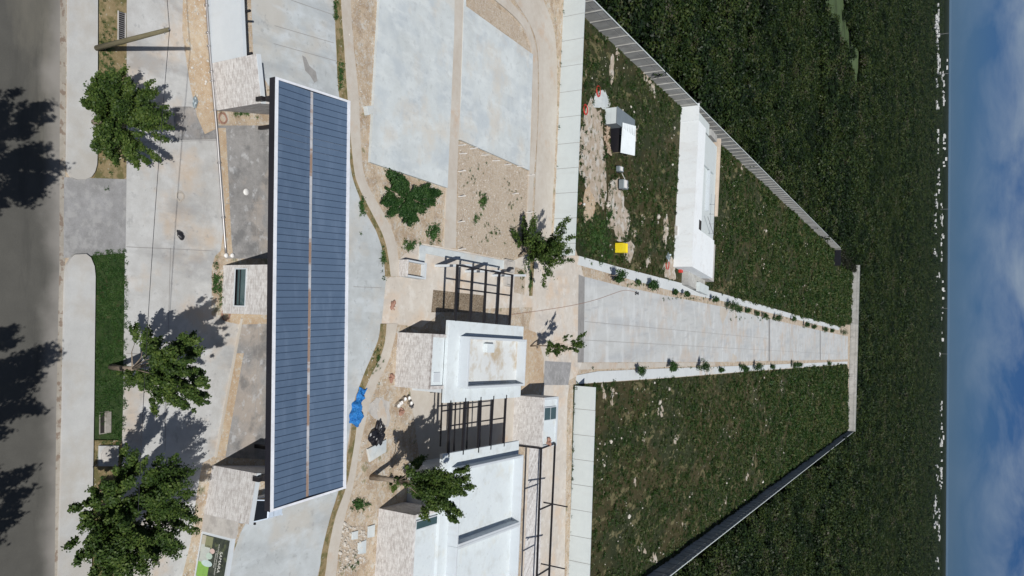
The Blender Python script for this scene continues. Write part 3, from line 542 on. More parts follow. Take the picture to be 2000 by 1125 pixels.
# right pylon
pC, pD = G(415, 909), G(399, 1004)
a1 = -math.atan2(pD.y-pC.y, pD.x-pC.x); F = frame_at(pC, a1); Lp = (pD-pC).length
e_ = empty('stone_pylon', pC, 'stone clad gate pylon next to the advertising poster', 'gate pylon')
MB().prism(rect(F, 0, Lp, 0, .3), -.05, 4.5).build('front_wall', MT['stone'], e_)
MB().prism(rect(F, .004, .4, .304, 6.2), -.05, 4.494).build('return_wall', MT['stone'], e_)
MB().prism(rect(F, -.02, Lp+.02, -.02, .32), 4.5, 4.56).build('coping', MT['white'], e_)
d = (pD-pC).normalized(); s_ = Vector((-d.y, d.x, 0)); s_ = s_ if s_.y > 0 else -s_
e_ = empty('boundary_wall', pD, 'white rendered wall carrying the advertising poster', 'wall')
W1 = pD+d*.004; W2 = pD+d*1.15; W3 = pD+d*24
MB().prism([W1, W2, W2+s_*.3, W1+s_*.3], -.05, 3.2).build('block_pier', MT['conc'], e_)
MB().prism([W2+s_*.03, W3+s_*.03, W3+s_*.25, W2+s_*.25], -.05, 3.1).build('wall_body', MT['white'], e_)
MB().prism([W2+s_*.01, W3+s_*.01, W3+s_*.28, W2+s_*.28], 3.1, 3.16).build('coping', MT['white'], e_)
# poster on that wall
ang = math.atan2(d.y, d.x); pw = 2.75; ph = 2.75
pc = W2+d*(.18+pw/2)
e_ = empty('poster', Vector((pc.x, pc.y, .18)), 'dark green advertising poster with white lettering on the white wall', 'poster')
e_.rotation_euler.z = ang
def pq(name, x0, x1, z0, z1, y, mat, round_=0):
    bb = MB()
    if round_:
        cx, cz = (x0+x1)/2, (z0+z1)/2; n = 20
        v = [(cx+(x1-x0)/2*math.cos(6.283*i/n), y, cz+(z1-z0)/2*math.sin(6.283*i/n)) for i in range(n)]; bb.add(v, [tuple(range(n))])
    else: bb.add([(x0, y, z0), (x1, y, z0), (x1, y, z1), (x0, y, z1)], [(0, 1, 2, 3)])
    me = bpy.data.meshes.new(name); me.from_pydata(bb.v, [], bb.f); return link(name, me, mat, e_)
def fl(n_, c_): return plain(n_, c_, .5)
bb = MB().box(-pw/2, pw/2, -.005, .028, 0, ph); me = bpy.data.meshes.new('board'); me.from_pydata(bb.v, [], bb.f)
pm = surf('poster_print', (.012, .018, .016), (.05, .062, .045), (.9, 4), (.5, .5), .5, 0, stains=[((.10, .12, .06), 1.6, .58, .7, .8, X1)]); link('board', me, pm, e_)
pq('picture_ground', -pw/2+.02, -.25, .02, .42, -.010, plain('poster_beige', (.40, .38, .31), .5))
pq('picture_lawn', .35, pw/2-.02, .02, 1.15, -.010, plain('poster_green', (.20, .38, .08), .5))
pq('picture_terrace', -.75, .4, .06, 1.0, -.012, plain('poster_grey', (.42, .45, .42), .5))
pq('picture_wall', -pw/2+.03, -.62, .42, 1.15, -.012, plain('poster_olive', (.19, .20, .11), .5))
pq('picture_pool', .2, .62, .35, 1.45, -.015, plain('poster_pool', (.45, .56, .55), .5), 1)
pq('picture_patio', -.3, .12, .7, 1.35, -.015, plain('poster_mint', (.42, .52, .45), .5), 1)
pq('picture_figure', -.62, -.28, 1.0, 1.5, -.015, plain('poster_pink', (.55, .42, .38), .5), 1)
mtxt = plain('poster_lettering', (.66, .66, .62), .6)
def txt(s, size, x, z, name):
    cu = bpy.data.curves.new(name, 'FONT'); cu.body = s; cu.size = size; cu.align_x = 'CENTER'; cu.extrude = .001
    t = bpy.data.objects.new(name, cu); COL.objects.link(t); dg = bpy.context.evaluated_depsgraph_get()
    me = bpy.data.meshes.new_from_object(t.evaluated_get(dg)); bpy.data.objects.remove(t)
    o = link(name, me, mtxt, e_, (x, -.014, z)); o.rotation_euler.x = math.pi/2; o['kind'] = 'stuff'; return o
txt('SAMARA', .36, .12, 2.02, 'lettering')
txt('VIVE RODEADO DE NATURALEZA', .135, .0, 1.78, 'lettering')
txt('Y TRANQUILIDAD', .135, .0, 1.60, 'lettering')
# guard booth under the canopy
g0, g1 = G(437, 518), G(433, 612)
a2 = -math.atan2(g1.y-g0.y, g1.x-g0.x); F = frame_at(g0, a2); Lg = (g1-g0).length
e_ = empty('guard_booth', g0, 'stone faced guard booth with one tall window under the blue canopy', 'guard booth')
wu0, wu1 = .9/1, 3.35
zl, zh = 1.25, 2.15
f0 = zplane(459, 526, (g0.y+g1.y)/2); f1 = zplane(479, 597, (g0.y+g1.y)/2)
wu0, wu1, zl, zh = f0.x-g0.x, f1.x-g0.x, f0.z, f1.z
MB().prism(rect(F, 0, wu0, 0, .25), -.05, 4.62).prism(rect(F, wu1, Lg, 0, .25), -.05, 4.62).prism(rect(F, wu0, wu1, 0, .25), -.05, zl).prism(rect(F, wu0, wu1, 0, .25), zh, 4.62).build('front_wall', MT['stone'], e_)
MB().prism(rect(F, 0, .25, .254, 3.6), -.05, 4.615).prism(rect(F, Lg-.25, Lg, .254, 3.6), -.05, 4.615).prism(rect(F, .254, Lg-.254, 3.35, 3.6), -.05, 4.61).build('side_wall', MT['white'], e_)
MB().prism(rect(F, .26, Lg-.26, .26, 3.34), 4.2, 4.4).build('roof', MT['roofwhite'], e_)
wn = MB().prism(rect(F, wu0, wu1, .16, .18), zl, zh).build('window', MT['glass'], e_)
fm = MB()
for u0, u1, z0, z1 in ((wu0-.07, wu1+.07, zl-.07, zl), (wu0-.07, wu1+.07, zh, zh+.07), (wu0-.07, wu0, zl, zh), (wu1, wu1+.07, zl, zh)): fm.prism(rect(F, u0, u1, -.035, .16), z0, z1)
fo = fm.build('window_frame', MT['white'], e_)
MB().prism(rect(F, wu0, wu1, .10, .155), (zl+zh)/2-.22, (zl+zh)/2-.17).prism(rect(F, wu0, wu1, .10, .155), zl, zl+.06).build('mullion', MT['black'], e_)
MB().bar((*F(Lg-.9, .6), 4.7), (*F(Lg-.9, 2.2), 4.7), .3).build('steel_beam', MT['black'], e_)
for u in (.13, Lg-.13): MB().bar((*F(u, 1.6), 4.6), (*F(u, 1.6), 5.42), .18).build('canopy_post', MT['black'], e_)

# blue canopy: butterfly roof of narrow sheets
ZC = 5.85
A = G(537, 150, ZC); B = G(527, 1000, ZC)
ac = -math.atan2(B.y-A.y, B.x-A.x); F = frame_at(A, ac); LC = (B-A).length; WC = 7.3
e_ = empty('canopy', A, 'long steel canopy roofed with narrow blue-grey sheets over the gate lanes', 'canopy')
MB().prism(rect(F, 0, LC, -.02, .14), 5.36, ZC+.02).prism(rect(F, .0, .14, .142, WC-.14), 5.38, ZC+.02).prism(rect(F, LC-.14, LC, .142, WC-.14), 5.38, ZC+.02).prism(rect(F, 0, LC, WC-.138, WC), 5.36, ZC+.02).build('fascia', MT['fascia'], e_)
MB().prism(rect(F, -.01, LC+.01, .0, .26), ZC+.022, ZC+.07).prism(rect(F, -.01, LC+.01, WC-.30, WC+.01), ZC+.022, ZC+.07).build('gutter', MT['gutterwhite'], e_)
for u in (-.01, LC-.15): MB().prism(rect(F, u, u+.16, .262, WC-.302), ZC+.022, ZC+.07).build('end_trim', MT['gutterwhite'], e_)
MB().prism(rect(F, .15, LC-.15, .15, WC-.15), 5.45, 5.52).build('soffit', MT['white'], e_)
vm = WC*.485
MB().prism(rect(F, .16, LC-.16, vm-.11, vm+.11), ZC-.19, ZC-.145).build('valley_gutter', MT['valley'], e_)
nP = 61; pwid = (LC-.32)/nP
def panel_mesh(v0, v1, z0, z1, nm):
    bb = MB(); w_ = pwid
    prof = [(0, 0), (w_-.04, 0), (w_-.036, .028), (w_-.010, .028), (w_-.006, 0)]
    v = []; n = len(prof)
    for vv, zz in ((v0, z0), (v1, z1)):
        for u, h in prof: v.append((u, vv, zz+h))
    bb.add(v, [(i, i+1, n+i+1, n+i) for i in range(n-1)]); me = bpy.data.meshes.new(nm); me.from_pydata(bb.v, [], bb.f)
    me.materials.append(MT['blue']); me.materials.append(MT['seam'])
    for i, p in enumerate(me.polygons): p.material_index = 1 if i else 0
    return me
mL = panel_mesh(.255, vm-.13, ZC+.03, ZC-.14, 'roof_panel'); mR = panel_mesh(vm+.13, WC-.295, ZC-.14, ZC+.03, 'roof_panel')
for i in range(nP):
    for me in (mL, mR):
        o = link('roof_panel', me, None, e_); x, y = F(.16+i*pwid, 0); o.location = (x-A.x, y-A.y, -A.z+random.uniform(-.004, .004)); o.rotation_euler.z = -ac
for u in (2.1, 13.0, LC-3.1):
    for v_ in (3.9, 5.9): MB().bar((*F(u, v_), -.05), (*F(u, v_), 5.44), .26).build('column', MT['black'], e_)
for (pa, pb_) in (((511, 193), (545, 186)), ((511, 193), (548, 199)), ((505, 936), (545, 915)), ((506, 936), (546, 941))):
    p, q = G(*pa, 4.72), G(*pb_, 5.2); MB().bar(p, q, .2).build('bracket_arm', MT['black'], e_)
for pa in ((511, 193), (505, 936)):
    p = G(*pa, 4.72); MB().bar((p.x, p.y, 4.3), (p.x, p.y, 4.9), .3).build('bracket_plate', MT['black'], e_)

# car under the canopy
def make_car(loc, rot):
    e = empty('parked_car', loc, 'pale blue-white hatchback car parked behind the stone pylon under the canopy', 'car'); e.rotation_euler.z = rot
    def part(name, b_, mat, smooth=False, par=e):
        me = bpy.data.meshes.new(name); me.from_pydata(b_.v, [], b_.f)
        if smooth: me.polygons.foreach_set('use_smooth', [True]*len(me.polygons))
        return link(name, me, mat, par)
    # body as cross-sections along y (front at -y)
    secs = [(-1.74, .66, .35, .66), (-1.66, .80, .30, .78), (-1.3, .86, .26, .88), (-.85, .87, .25, .95), (0, .88, .25, .98), (1.0, .88, .25, .98), (1.7, .86, .27, .95), (1.98, .78, .33, .85)]
    b_ = MB(); v = []; n = 8
    for y, hw, zb, zt in secs:
        m = (zb+zt)/2
        for x, z in ((-hw*.9, zb), (hw*.9, zb), (hw, zb+.12), (hw, m+.1), (hw*.9, zt), (-hw*.9, zt), (-hw, m+.1), (-hw, zb+.12)): v.append((x, y, z))
    f = [tuple(range(n-1, -1, -1)), tuple(range((len(secs)-1)*n, len(secs)*n))]
    for i in range(len(secs)-1):
        for k in range(n):
            l = (k+1) % n; f.append((i*n+k, i*n+l, (i+1)*n+l, (i+1)*n+k))
    part('body', b_.add(v, f), MT['carwhite'], True)
    def cab(ys, hw0, hw1, z0, z1): return [(-hw0, ys[0], z0), (hw0, ys[0], z0), (hw0, ys[3], z0), (-hw0, ys[3], z0), (-hw1, ys[1], z1), (hw1, ys[1], z1), (hw1, ys[2], z1), (-hw1, ys[2], z1)]
    fc = [(0, 1, 5, 4), (1, 2, 6, 5), (2, 3, 7, 6), (3, 0, 4, 7), (4, 5, 6, 7)]
    part('cabin_glass', MB().add(cab((-1.05, .05, 1.45, 1.85), .80, .64, .93, 1.44), fc), MT['carglass'])
    rf = part('roof', MB().add(cab((.02, .08, 1.40, 1.48), .67, .62, 1.43, 1.50), fc), MT['carwhite'])
    part('roof_seam', MB().box(-.60, .60, .58, .60, 1.495, 1.504), MT['rubber'], par=rf)
    for sx in (-1, 1):
        part('pillar', MB().bar((sx*.80, -1.03, .95), (sx*.66, .06, 1.45), .07).bar((sx*.80, 1.83, .96), (sx*.63, 1.44, 1.45), .12).bar((sx*.81, .45, .96), (sx*.645, .5, 1.45), .08), MT['carwhite'])
        part('mirror', MB().box(*sorted((sx*.88, sx*1.04)), -.78, -.66, .92, 1.06), MT['rubber'])
        part('headlight', MB().box(*sorted((sx*.42, sx*.70)), -1.735, -1.60, .58, .70), MT['plastic'])
        part('tail_light', MB().box(*sorted((sx*.55, sx*.80)), 1.88, 1.99, .68, .84), MT['red'])
        for y in (-1.12, 1.3):
            wv = MB().tube([(sx*.68, y, .31), (sx*.89, y, .31)], .31, 16); tw = part('wheel', wv, MT['rubber'])
            part('rim', MB().tube([(sx*.885, y, .31), (sx*.90, y, .31)], .2, 12), MT['steel'], par=tw)
    return e
c = G(500, 999, 1.2); make_car(Vector((c.x+.03, c.y+.85, 0)), -.06)

# ================================================================== WALLS
def panel_wall(name, pts_px, joints, h, label):
    """white panelled wall: each panel a part with a recessed joint"""
    p0, p1 = G(*pts_px[0]), G(*pts_px[1]); d = (p1-p0).normalized(); s_ = Vector((-d.y, d.x, 0)); s_ = s_ if s_.y > 0 else -s_
    e = empty(name, p0, label, 'wall')
    xs = sorted((G(pts_px[0][0]+(pts_px[1][0]-pts_px[0][0])*(j-pts_px[0][1])/(pts_px[1][1]-pts_px[0][1]), j)-p0).dot(d) for j in joints)
    tot = (p1-p0).length; xs = [0]+xs+[tot]
    for a_, b_ in zip(xs[:-1], xs[1:]):
        dz = random.uniform(-.012, .012)
        MB().prism([p0+d*(a_+.03), p0+d*(b_-.03), p0+d*(b_-.03)+s_*.18, p0+d*(a_+.03)+s_*.18], -.05, h+dz).build('panel', MT['panelwhite'], e)
    for a_ in xs[1:-1]:
        MB().prism([p0+d*(a_-.03)+s_*.05, p0+d*(a_+.03)+s_*.05, p0+d*(a_+.03)+s_*.14, p0+d*(a_-.03)+s_*.14], -.05, h-.05).build('joint_post', MT['joint'], e)
    return e
panel_wall('panel_wall', [(1104, -70), (1080, 500)], [-18, 33, 81, 131, 181, 230, 282, 330, 378, 427, 476], 3.12, 'white panelled wall between the curved lane and the clubhouse field')
panel_wall('panel_wall', [(1123, 753), (1105, 1290)], [798, 848, 896, 945, 994, 1045, 1094, 1143, 1192, 1241], 3.10, 'white panelled wall between the houses and the open field')
def precast_wall(A_, B_, h, bay, label, rows=((-.05, 2.15), (2.18, 1.0)), cap=True, inward=1):
    """post and panel perimeter wall"""
    A_, B_ = Vector((*A_, 0)), Vector((*B_, 0)); d = (B_-A_); n = int(round(d.length/bay)); bay = d.length/n; d.normalize(); ang = math.atan2(d.y, d.x)
    e = empty('perimeter_wall', A_, label, 'wall')
    def mk(nm, bx, mat):
        bb = MB().box(*bx); me = bpy.data.meshes.new(nm); me.from_pydata(bb.v, [], bb.f); me.materials.append(mat); return me
    post = mk('post', (-.12, .12, -.17, .17, -.05, h+.05), MT['precast'])
    pls = [mk('panel', (.11, bay-.11, -.045, .045, z0, z0+hh), MT['precast']) for z0, hh in rows]
    capm = mk('coping', (.0, bay, -.09, .09, h+.055, h+.12), MT['panelwhite'])
    for i in range(n+1):
        o = link('post', post, None, e); o.location = d*(bay*i); o.rotation_euler.z = ang
        if i == n: break
        for k, me in enumerate(pls):
            o = link('panel', me, None, e); o.location = d*(bay*i)+Vector((-d.y, d.x, 0))*random.uniform(-.012, .012); o.rotation_euler.z = ang
        if cap: o = link('coping', capm, None, e); o.location = d*(bay*i); o.rotation_euler.z = ang
    return e
precast_wall((lx(84), 84), (lx(362), 362), 3.25, 3.2, 'sunlit grey precast perimeter wall running past the clubhouse to the forest')
precast_wall((rx(100), 100), (rx(421), 421), 3.15, 3.2, 'shaded precast perimeter wall along the open field')
precast_wall((-13.2, 441.6), (72.3, 424.3), 3.6, 3.2, 'pale precast end wall closing the far end of the avenue', rows=((-.05, 2.5), (2.53, 1.05)))

# ================================================================== HOUSES
SITE = .083
def skylight(e, F, u0, u1, v0, v1, z, n=2):
    MB().prism(rect(F, u0-.08, u1+.08, v0-.08, v1+.08), z, z+.14).build('skylight_kerb', MT['white'], e)
    for i in range(n):
        a_ = u0+(u1-u0)*i/n; b_ = u0+(u1-u0)*(i+1)/n
        MB().prism(rect(F, a_+.03, b_-.03, v0, v1), z+.142, z+.165).build('skylight_pane', MT['glass'], e)
def parapet(e, F, u0, u1, v0, v1, z0, z1, t=.24, mat=None):
    mat = mat or MT['white']
    for r in ((u0, u1, v0, v0+t), (u0, u1, v1-t, v1), (u0, u0+t, v0+t+.002, v1-t-.002), (u1-t, u1, v0+t+.002, v1-t-.002)):
        MB().prism(rect(F, *r), z0, z1).build('parapet', mat, e, bevel=.02)
def house(label, F, org, su, sv, hs, slab, zs, boxes, roofmat=None, floor_mats=None):
    e = empty('stone_house', org, label, 'house')
    # stone faced front volume with flat white roof
    MB().prism(rect(F, 0, su, 0, .3), -.05, hs+.06).build('stone_wall', MT['stone'], e)
    MB().prism(rect(F, 0, .3, .304, sv), -.05, hs+.055).build('stone_wall', MT['stone'], e)
    MB().prism(rect(F, su-.3, su, .304, sv), -.05, hs+.055).build('stone_wall', MT['stone'], e)
    MB().prism(rect(F, .304, su-.304, .304, sv), -.05, hs-.12).build('front_roof', MT['roofwhite'], e)
    # main volume
    u0, u1, v0, v1 = slab
    MB().prism(rect(F, u0+1.35, u1-.9, v0+.3, v1-.3), -.05, zs-.34).build('wall', MT['white'], e)
    MB().prism(rect(F, u0, u1, v0, v1), zs-.34, zs).build('roof_slab', MT['roofwhite'], e, bevel=.02)
    for k, (a_, b_, c_, d_, zt) in enumerate(boxes):
        parapet(e, F, a_, b_, c_, d_, zs-.002, zt)
        MB().prism(rect(F, a_+.24, b_-.24, c_+.24, d_-.24), zs, zs+.02).build('roof_floor', (floor_mats or [MT['roofwhite']]*4)[k], e)
    return e
# house one
o1 = G(777, 649); F1 = frame_at(o1, SITE)
inv = lambda F_o, p: ((p.x-F_o.x)*math.cos(SITE)-(p.y-F_o.y)*math.sin(SITE), (p.x-F_o.x)*math.sin(SITE)+(p.y-F_o.y)*math.cos(SITE))
ZS = 4.1; ZP = 5.15
s00, s01, s10 = inv(o1, G(877, 625, ZS)), inv(o1, G(1023, 638, ZS)), inv(o1, G(872, 787, ZS))
su0, su1, sv0, sv1 = (s00[0]+s01[0])/2, s10[0], s00[1], s01[1]
ul = inv(o1, G(950, 659, ZP))[0]; ur = inv(o1, G(965, 752, ZP))[0]; vf = inv(o1, G(917, 705, ZP))[1]; vb = inv(o1, G(1009, 700, ZS))[1]
w1 = inv(o1, G(770, 755))[0]
h1 = house('stone fronted house with a rust stained white roof between two black pergolas', F1, o1, w1, sv0-.004, 3.85, (su0, su1, sv0, sv1), ZS, [(ul, ur+.24, vf-.24, vb+.24, ZP)], floor_mats=[MT['stain']])
p = inv(o1, G(957, 680, ZS+.4)); MB().prism(rect(F1, p[0]-.45, p[0]+.45, p[1]-.75, p[1]+.75), ZS+.018, ZS+.5).build('roof_hatch', MT['roofwhite'], h1, bevel=.03)
p = inv(o1, G(853, 737, 3.8)); MB().prism(rect(F1, p[0]-.45, p[0]+.45, p[1]-.5, p[1]+.5), 3.728, 3.82).build('roof_hatch', MT['white'], h1)
# house two
o2 = G(740, 993); F2 = frame_at(o2, SITE)
s00, s01 = inv(o2, G(865, 888, ZS)), inv(o2, G(1014, 860, ZS)); su0, sv0, sv1 = (s00[0]+s01[0])/2, s00[1], s01[1]
ul = inv(o2, G(955, 903, ZP))[0]; um = inv(o2, G(950, 1043, ZP))[0]; vf = inv(o2, G(899, 985, ZP))[1]; vb = inv(o2, G(1001, 960, ZS))[1]
h2 = house('stone fronted house with twin walled white roof wells behind the leaning tree', F2, o2, 13, sv0-.004, 4.0, (su0, 13.5, sv0, sv1), ZS, [(ul, um+.24, vf-.24, vb+.24, ZP), (um+.25, 13.2, vf-.24, vb+.24, ZP)])
pa, pb_ = inv(o2, G(812, 1012, 4.0)), inv(o2, G(857, 996, 4.0))
skylight(h2, F2, pa[0]+.35, pa[0]+1.05, .45, sv0-.3, 3.88, 1)
# house three
o3 = G(1005, 772); F3 = frame_at(o3, SITE)
e3 = empty('stone_house', o3, 'small stone fronted building with a two pane skylight beside the service lane', 'house')
u3 = inv(o3, G(1004, 868))[0]; v3 = inv(o3, G(1091, 777, 3.9))[1]
MB().prism(rect(F3, 0, u3, 0, .3), -.05, 3.93).build('stone_wall', MT['stone'], e3)
MB().prism(rect(F3, 0, .3, .304, v3), -.05, 3.925).build('side_wall', MT['white'], e3)
MB().prism(rect(F3, u3-.3, u3, .304, v3), -.05, 3.925).build('side_wall', MT['white'], e3)
MB().prism(rect(F3, .304, u3-.304, v3-.3, v3), -.05, 3.92).build('back_wall', MT['white'], e3)
MB().prism(rect(F3, .304, u3-.304, .304, v3-.304), -.05, 3.75).build('roof', MT['roofwhite'], e3)
p0, p1 = inv(o3, G(1063, 797, 3.9)), inv(o3, G(1087, 818, 3.9)); skylight(e3, F3, p0[0], p1[0], .5, v3-.55, 3.75, 1)
MB().prism(rect(F3, p0[0], p1[0], .5+(v3-1.05)/2-.03, .5+(v3-1.05)/2+.03), 3.916, 3.94).build('skylight_bar', MT['white'], e3)
lump('rag_heap', Vector((*F3(u3-.6, v3*.5), 3.75)), .5, .45, .3, MT['redrust'], 'small heap of reddish rags on the end of the small stone building roof', 'rags', 8, rough=.4)
ground('cobble_strip', [(1034, 872), (1060, 874), (1050, 1300), (1018, 1300), (1024, 1085)], .02, MT['stone'], 'pale pebbled strip under the black steel frame')

# steel pergolas
def beam(e, a_, b_, z, w_, h_, name='beam'):
    p, q = G(*a_, z), G(*b_, z); return MB().bar(p, q, w_, h_).build(name, MT['black'], e)
zp = 4.0
e = empty('pergola', G(849, 519), 'black steel pergola frame over the brown soil bed', 'pergola')
for a_, b_ in (((893.5, 518), (888.5, 627)), ((923, 525), (917.5, 629)), ((949.5, 529), (945, 631)), ((975.5, 533.5), (970, 633)), ((1000.5, 537), (995, 635))): beam(e, a_, b_, zp, .2, .2)
for (a0_, b0_), z_ in ((((892, 517.5), (1002, 537.5)), zp), (((892, 563), (997, 577)), zp-.012)):
    beam(e, a0_, b0_, z_+.02, .14, .15, 'cross_beam')
for q in ((849, 519), (908, 530), (961, 538)):
    p = G(*q); t = G(q[0]+46, q[1], 2.9)
    MB().prism([(p.x-.12, p.y), (p.x+.12, p.y), (p.x+.12, p.y+.9), (p.x-.12, p.y+.9)], -.02, 3.91).build('post', MT['white'], e)
e = empty('pergola', G(830, 800), 'black steel pergola frame spanning the patio between the two houses', 'pergola')
for a_, b_ in (((879, 782), (875, 893)), ((908, 777), (903, 888)), ((938, 775), (933, 884)), ((963, 773), (957, 878)), ((988, 771), (983, 872))): beam(e, a_, b_, zp, .2, .2)
for (a0_, b0_), z_ in ((((862, 803), (960, 791)), zp), (((876, 832), (986, 816)), zp-.012)): beam(e, a0_, b0_, z_+.02, .12, .12, 'cross_beam')
for q in ((864, 760), (890, 783), (915, 781), (940, 779)):
    p, r = G(*q, 2.6), G(q[0]-4, q[1]+112, 2.6); MB().bar(p, r, .12).build('shadow_bar', MT['black'], e)  # thin black bars added to stand in for the offset shadows of the beams
e = empty('steel_roof_frame', G(1000, 980), 'long black steel roof frame with sloping rafters behind the second house', 'roof frame')
zr = 4.0
beam(e, (1057, 876), (1046.5, 1180), zr, .19, .19, 'rail'); beam(e, (1084, 866), (1070, 1180), zr, .19, .19, 'rail')
beam(e, (1057, 876), (1084, 866), zr-.01, .15, .15, 'cross_bar'); beam(e, (1052, 996), (1080, 984), zr-.01, .15, .15, 'cross_bar'); beam(e, (1048, 1125), (1074, 1109), zr-.01, .15, .15, 'cross_bar')
for (a_, za), (b_, zb) in ((((1062, 981), 4.3), ((1108, 990), 5.8)), (((1057, 1101), 4.3), ((1103, 1111), 5.8))):
    MB().bar(G(*a_, za), G(*b_, zb), .15).build('rafter', MT['black'], e)
    m_ = G(a_[0]+9, a_[1]+2, za+.25); MB().bar((m_.x, m_.y, zr-.05), m_, .12).build('stub_post', MT['black'], e)
for q in ((1057, 876), (1084, 866), (1046.5, 1179), (1070, 1179)):
    p = G(*q, zr); MB().bar((p.x, p.y, -.05), (p.x, p.y, zr-.09), .15).build('post', MT['black'], e)
# planters
def planter(a_, b_, depth, h, mat, label, fill, t=.16, rot=SITE):
    p, q = G(*a_), G(*b_); F = frame_at(p, rot); L = (q-p).length; e = empty('planter', p, label, 'planter')
    for k, r in enumerate(((0, L, 0, t), (0, L, depth-t, depth), (0, t, t+.002, depth-t-.002), (L-t, L, t+.002, depth-t-.002))): MB().prism(rect(F, *r), -.02, h).build('side', mat if k else MT['stone'] if mat is MT['white'] else mat, e)
    MB().prism(rect(F, t, L-t, t, depth-t), -.02, h*.45).build('soil', fill, e); return e
planter((780, 507), (779, 540), 3.0, 1.0, MT['white'], 'open white planter box with rubble inside at the curved path end', MT['gravel'])
planter((983, 506), (982, 530), 1.9, .5, MT['conc'], 'shallow grey concrete planter at the stepped slab end', MT['conc'])
planter((983, 537), (982, 558), 1.8, .5, MT['conc'], 'shallow grey concrete planter beside the pergola end', MT['conc'])
lump('rubble_pile', G(765, 597), .32, .25, .2, MT['redrust'], 'small reddish brick rubble on the forecourt', 'rubble', 11, rough=.5)

# ================================================================== CLUBHOUSE AND WORK YARD
oc = G(1331, 206); oc2 = G(1315, 521); ac_ = -math.atan2(oc2.y-oc.y, oc2.x-oc.x); Fc = frame_at(oc, ac_); Lc = (oc2-oc).length
def invc(p): return ((p.x-oc.x)*math.cos(ac_)-(p.y-oc.y)*math.sin(ac_), (p.x-oc.x)*math.sin(ac_)+(p.y-oc.y)*math.cos(ac_))
e = empty('clubhouse', oc, 'long white flat roofed clubhouse standing in the weedy field', 'building')
hc = 3.55; vmain = invc(G(1374, 350, hc))[1]; ub = invc(G(1372, 453, hc))[0]; vbig = invc(G(1394, 490, hc))[1]
u20 = invc(G(1366, 236, hc))[0]
MB().prism(rect(Fc, 0, u20, 0, vmain-5), -.05, hc-.004).build('end_block', MT['bright'], e)
MB().prism(rect(Fc, u20+.004, ub-.004, 0, vmain), -.05, hc).build('main_block', MT['bright'], e)
MB().prism(rect(Fc, ub, Lc, 0, vbig), -.05, hc+.004).build('wing', MT['bright'], e)
MB().prism(rect(Fc, ub+.02, Lc-6, -.35, -.004), -.05, .5).build('plinth', MT['conc'], e)
uu = invc(G(1380, 236, 2.6)); vv0 = invc(G(1402, 300, 2.6))[1]
MB().prism(rect(Fc, .8, u20-.2, vmain-4.99, vmain+5), -.05, 2.8).build('terrace', MT['panelwhite'], e)
MB().prism(rect(Fc, u20+.3, ub-.3, vmain+.004, vmain+10.9), -.05, 2.9).build('terrace', MT['panelwhite'], e)
MB().prism(rect(Fc, u20+1, u20+7, vmain+.5, vmain+8), 2.902, 3.35).build('roof_deck', MT['panelwhite'], e)
MB().prism(rect(Fc, u20+7.2, ub-5, vmain+4.2, vmain+4.5), 2.902, 3.6).build('parapet', MT['white'], e)
MB().prism(rect(Fc, u20-1.5, u20+15, vmain+11, vmain+11.6), -.05, 3.5).build('garden_wall', MT['tan'], e)
MB().prism(rect(Fc, u20-1.6, u20-.3, vmain+5.02, vmain+9.5), -.05, 3.2).build('tank_wall', MT['precast'], e)
MB().prism(rect(Fc, ub, Lc, vbig+.004, vbig+4.5), -.05, 2.6).build('back_porch', MT['conc'], e)
MB().prism(rect(Fc, Lc+.004, Lc+2.6, 5.5, vbig+3), -.05, 1.2).build('side_terrace', MT['precast'], e)
MB().prism(rect(Fc, Lc+1.2, Lc+3.0, vbig-3, vbig+3.5), 1.202, 1.9).build('side_stair', MT['panelwhite'], e)
MB().prism(rect(Fc, ub-1.9, ub-.02, vmain-1.6, vmain-.02), hc+.002, hc+.012).build('roof_opening', MT['dark'], e)
for u in (ub-7, ub-5, ub-3, ub-1): MB().bar((*Fc(u, vmain+7.4), 2.88), (*Fc(u, vmain+7.4), 3.9), .07).build('rail_post', MT['steel'], e)
MB().bar((*Fc(ub-9, vmain+7.4), 3.9), (*Fc(ub-.6, vmain+7.4), 3.9), .07).build('handrail', MT['steel'], e)
MB().bar((*Fc(ub-3.5, vmain+3), 3.86), (*Fc(ub-1, vmain+7.4), 3.86), .08).build('rail_bar', MT['steel'], e)
# shed of loose sheets
p = G(1181, 243); F = frame_at(p, SITE); u0 = inv(p, G(1181, 208))[0]
e = empty('shed', p, 'makeshift shed of white boards, grey sheet and a corrugated white roof sheet', 'shed')
zt = 1.9
q00 = G(1181, 240); us0 = inv(p, G(1180, 210))[0]; us1 = 0; vb = inv(p, G(1240, 215, zt))[1]; um1 = inv(p, G(1192, 300))[0]
MB().prism(rect(F, us0, us1, 0, .06), -.05, zt/2-.01).prism(rect(F, us0, us1, 0, .06), zt/2+.01, zt).build('board_wall', MT['panelwhite'], e)
MB().prism(rect(F, us0, us0+.06, .064, vb), -.05, zt).prism(rect(F, us1-.06, us1, .064, vb), -.05, zt).build('side_wall', MT['sheetsteel'], e)
MB().prism(rect(F, us0-.08, us1+.06, -.08, vb+.1), zt, zt+.05).build('flat_roof', MT['sheetsteel'], e)
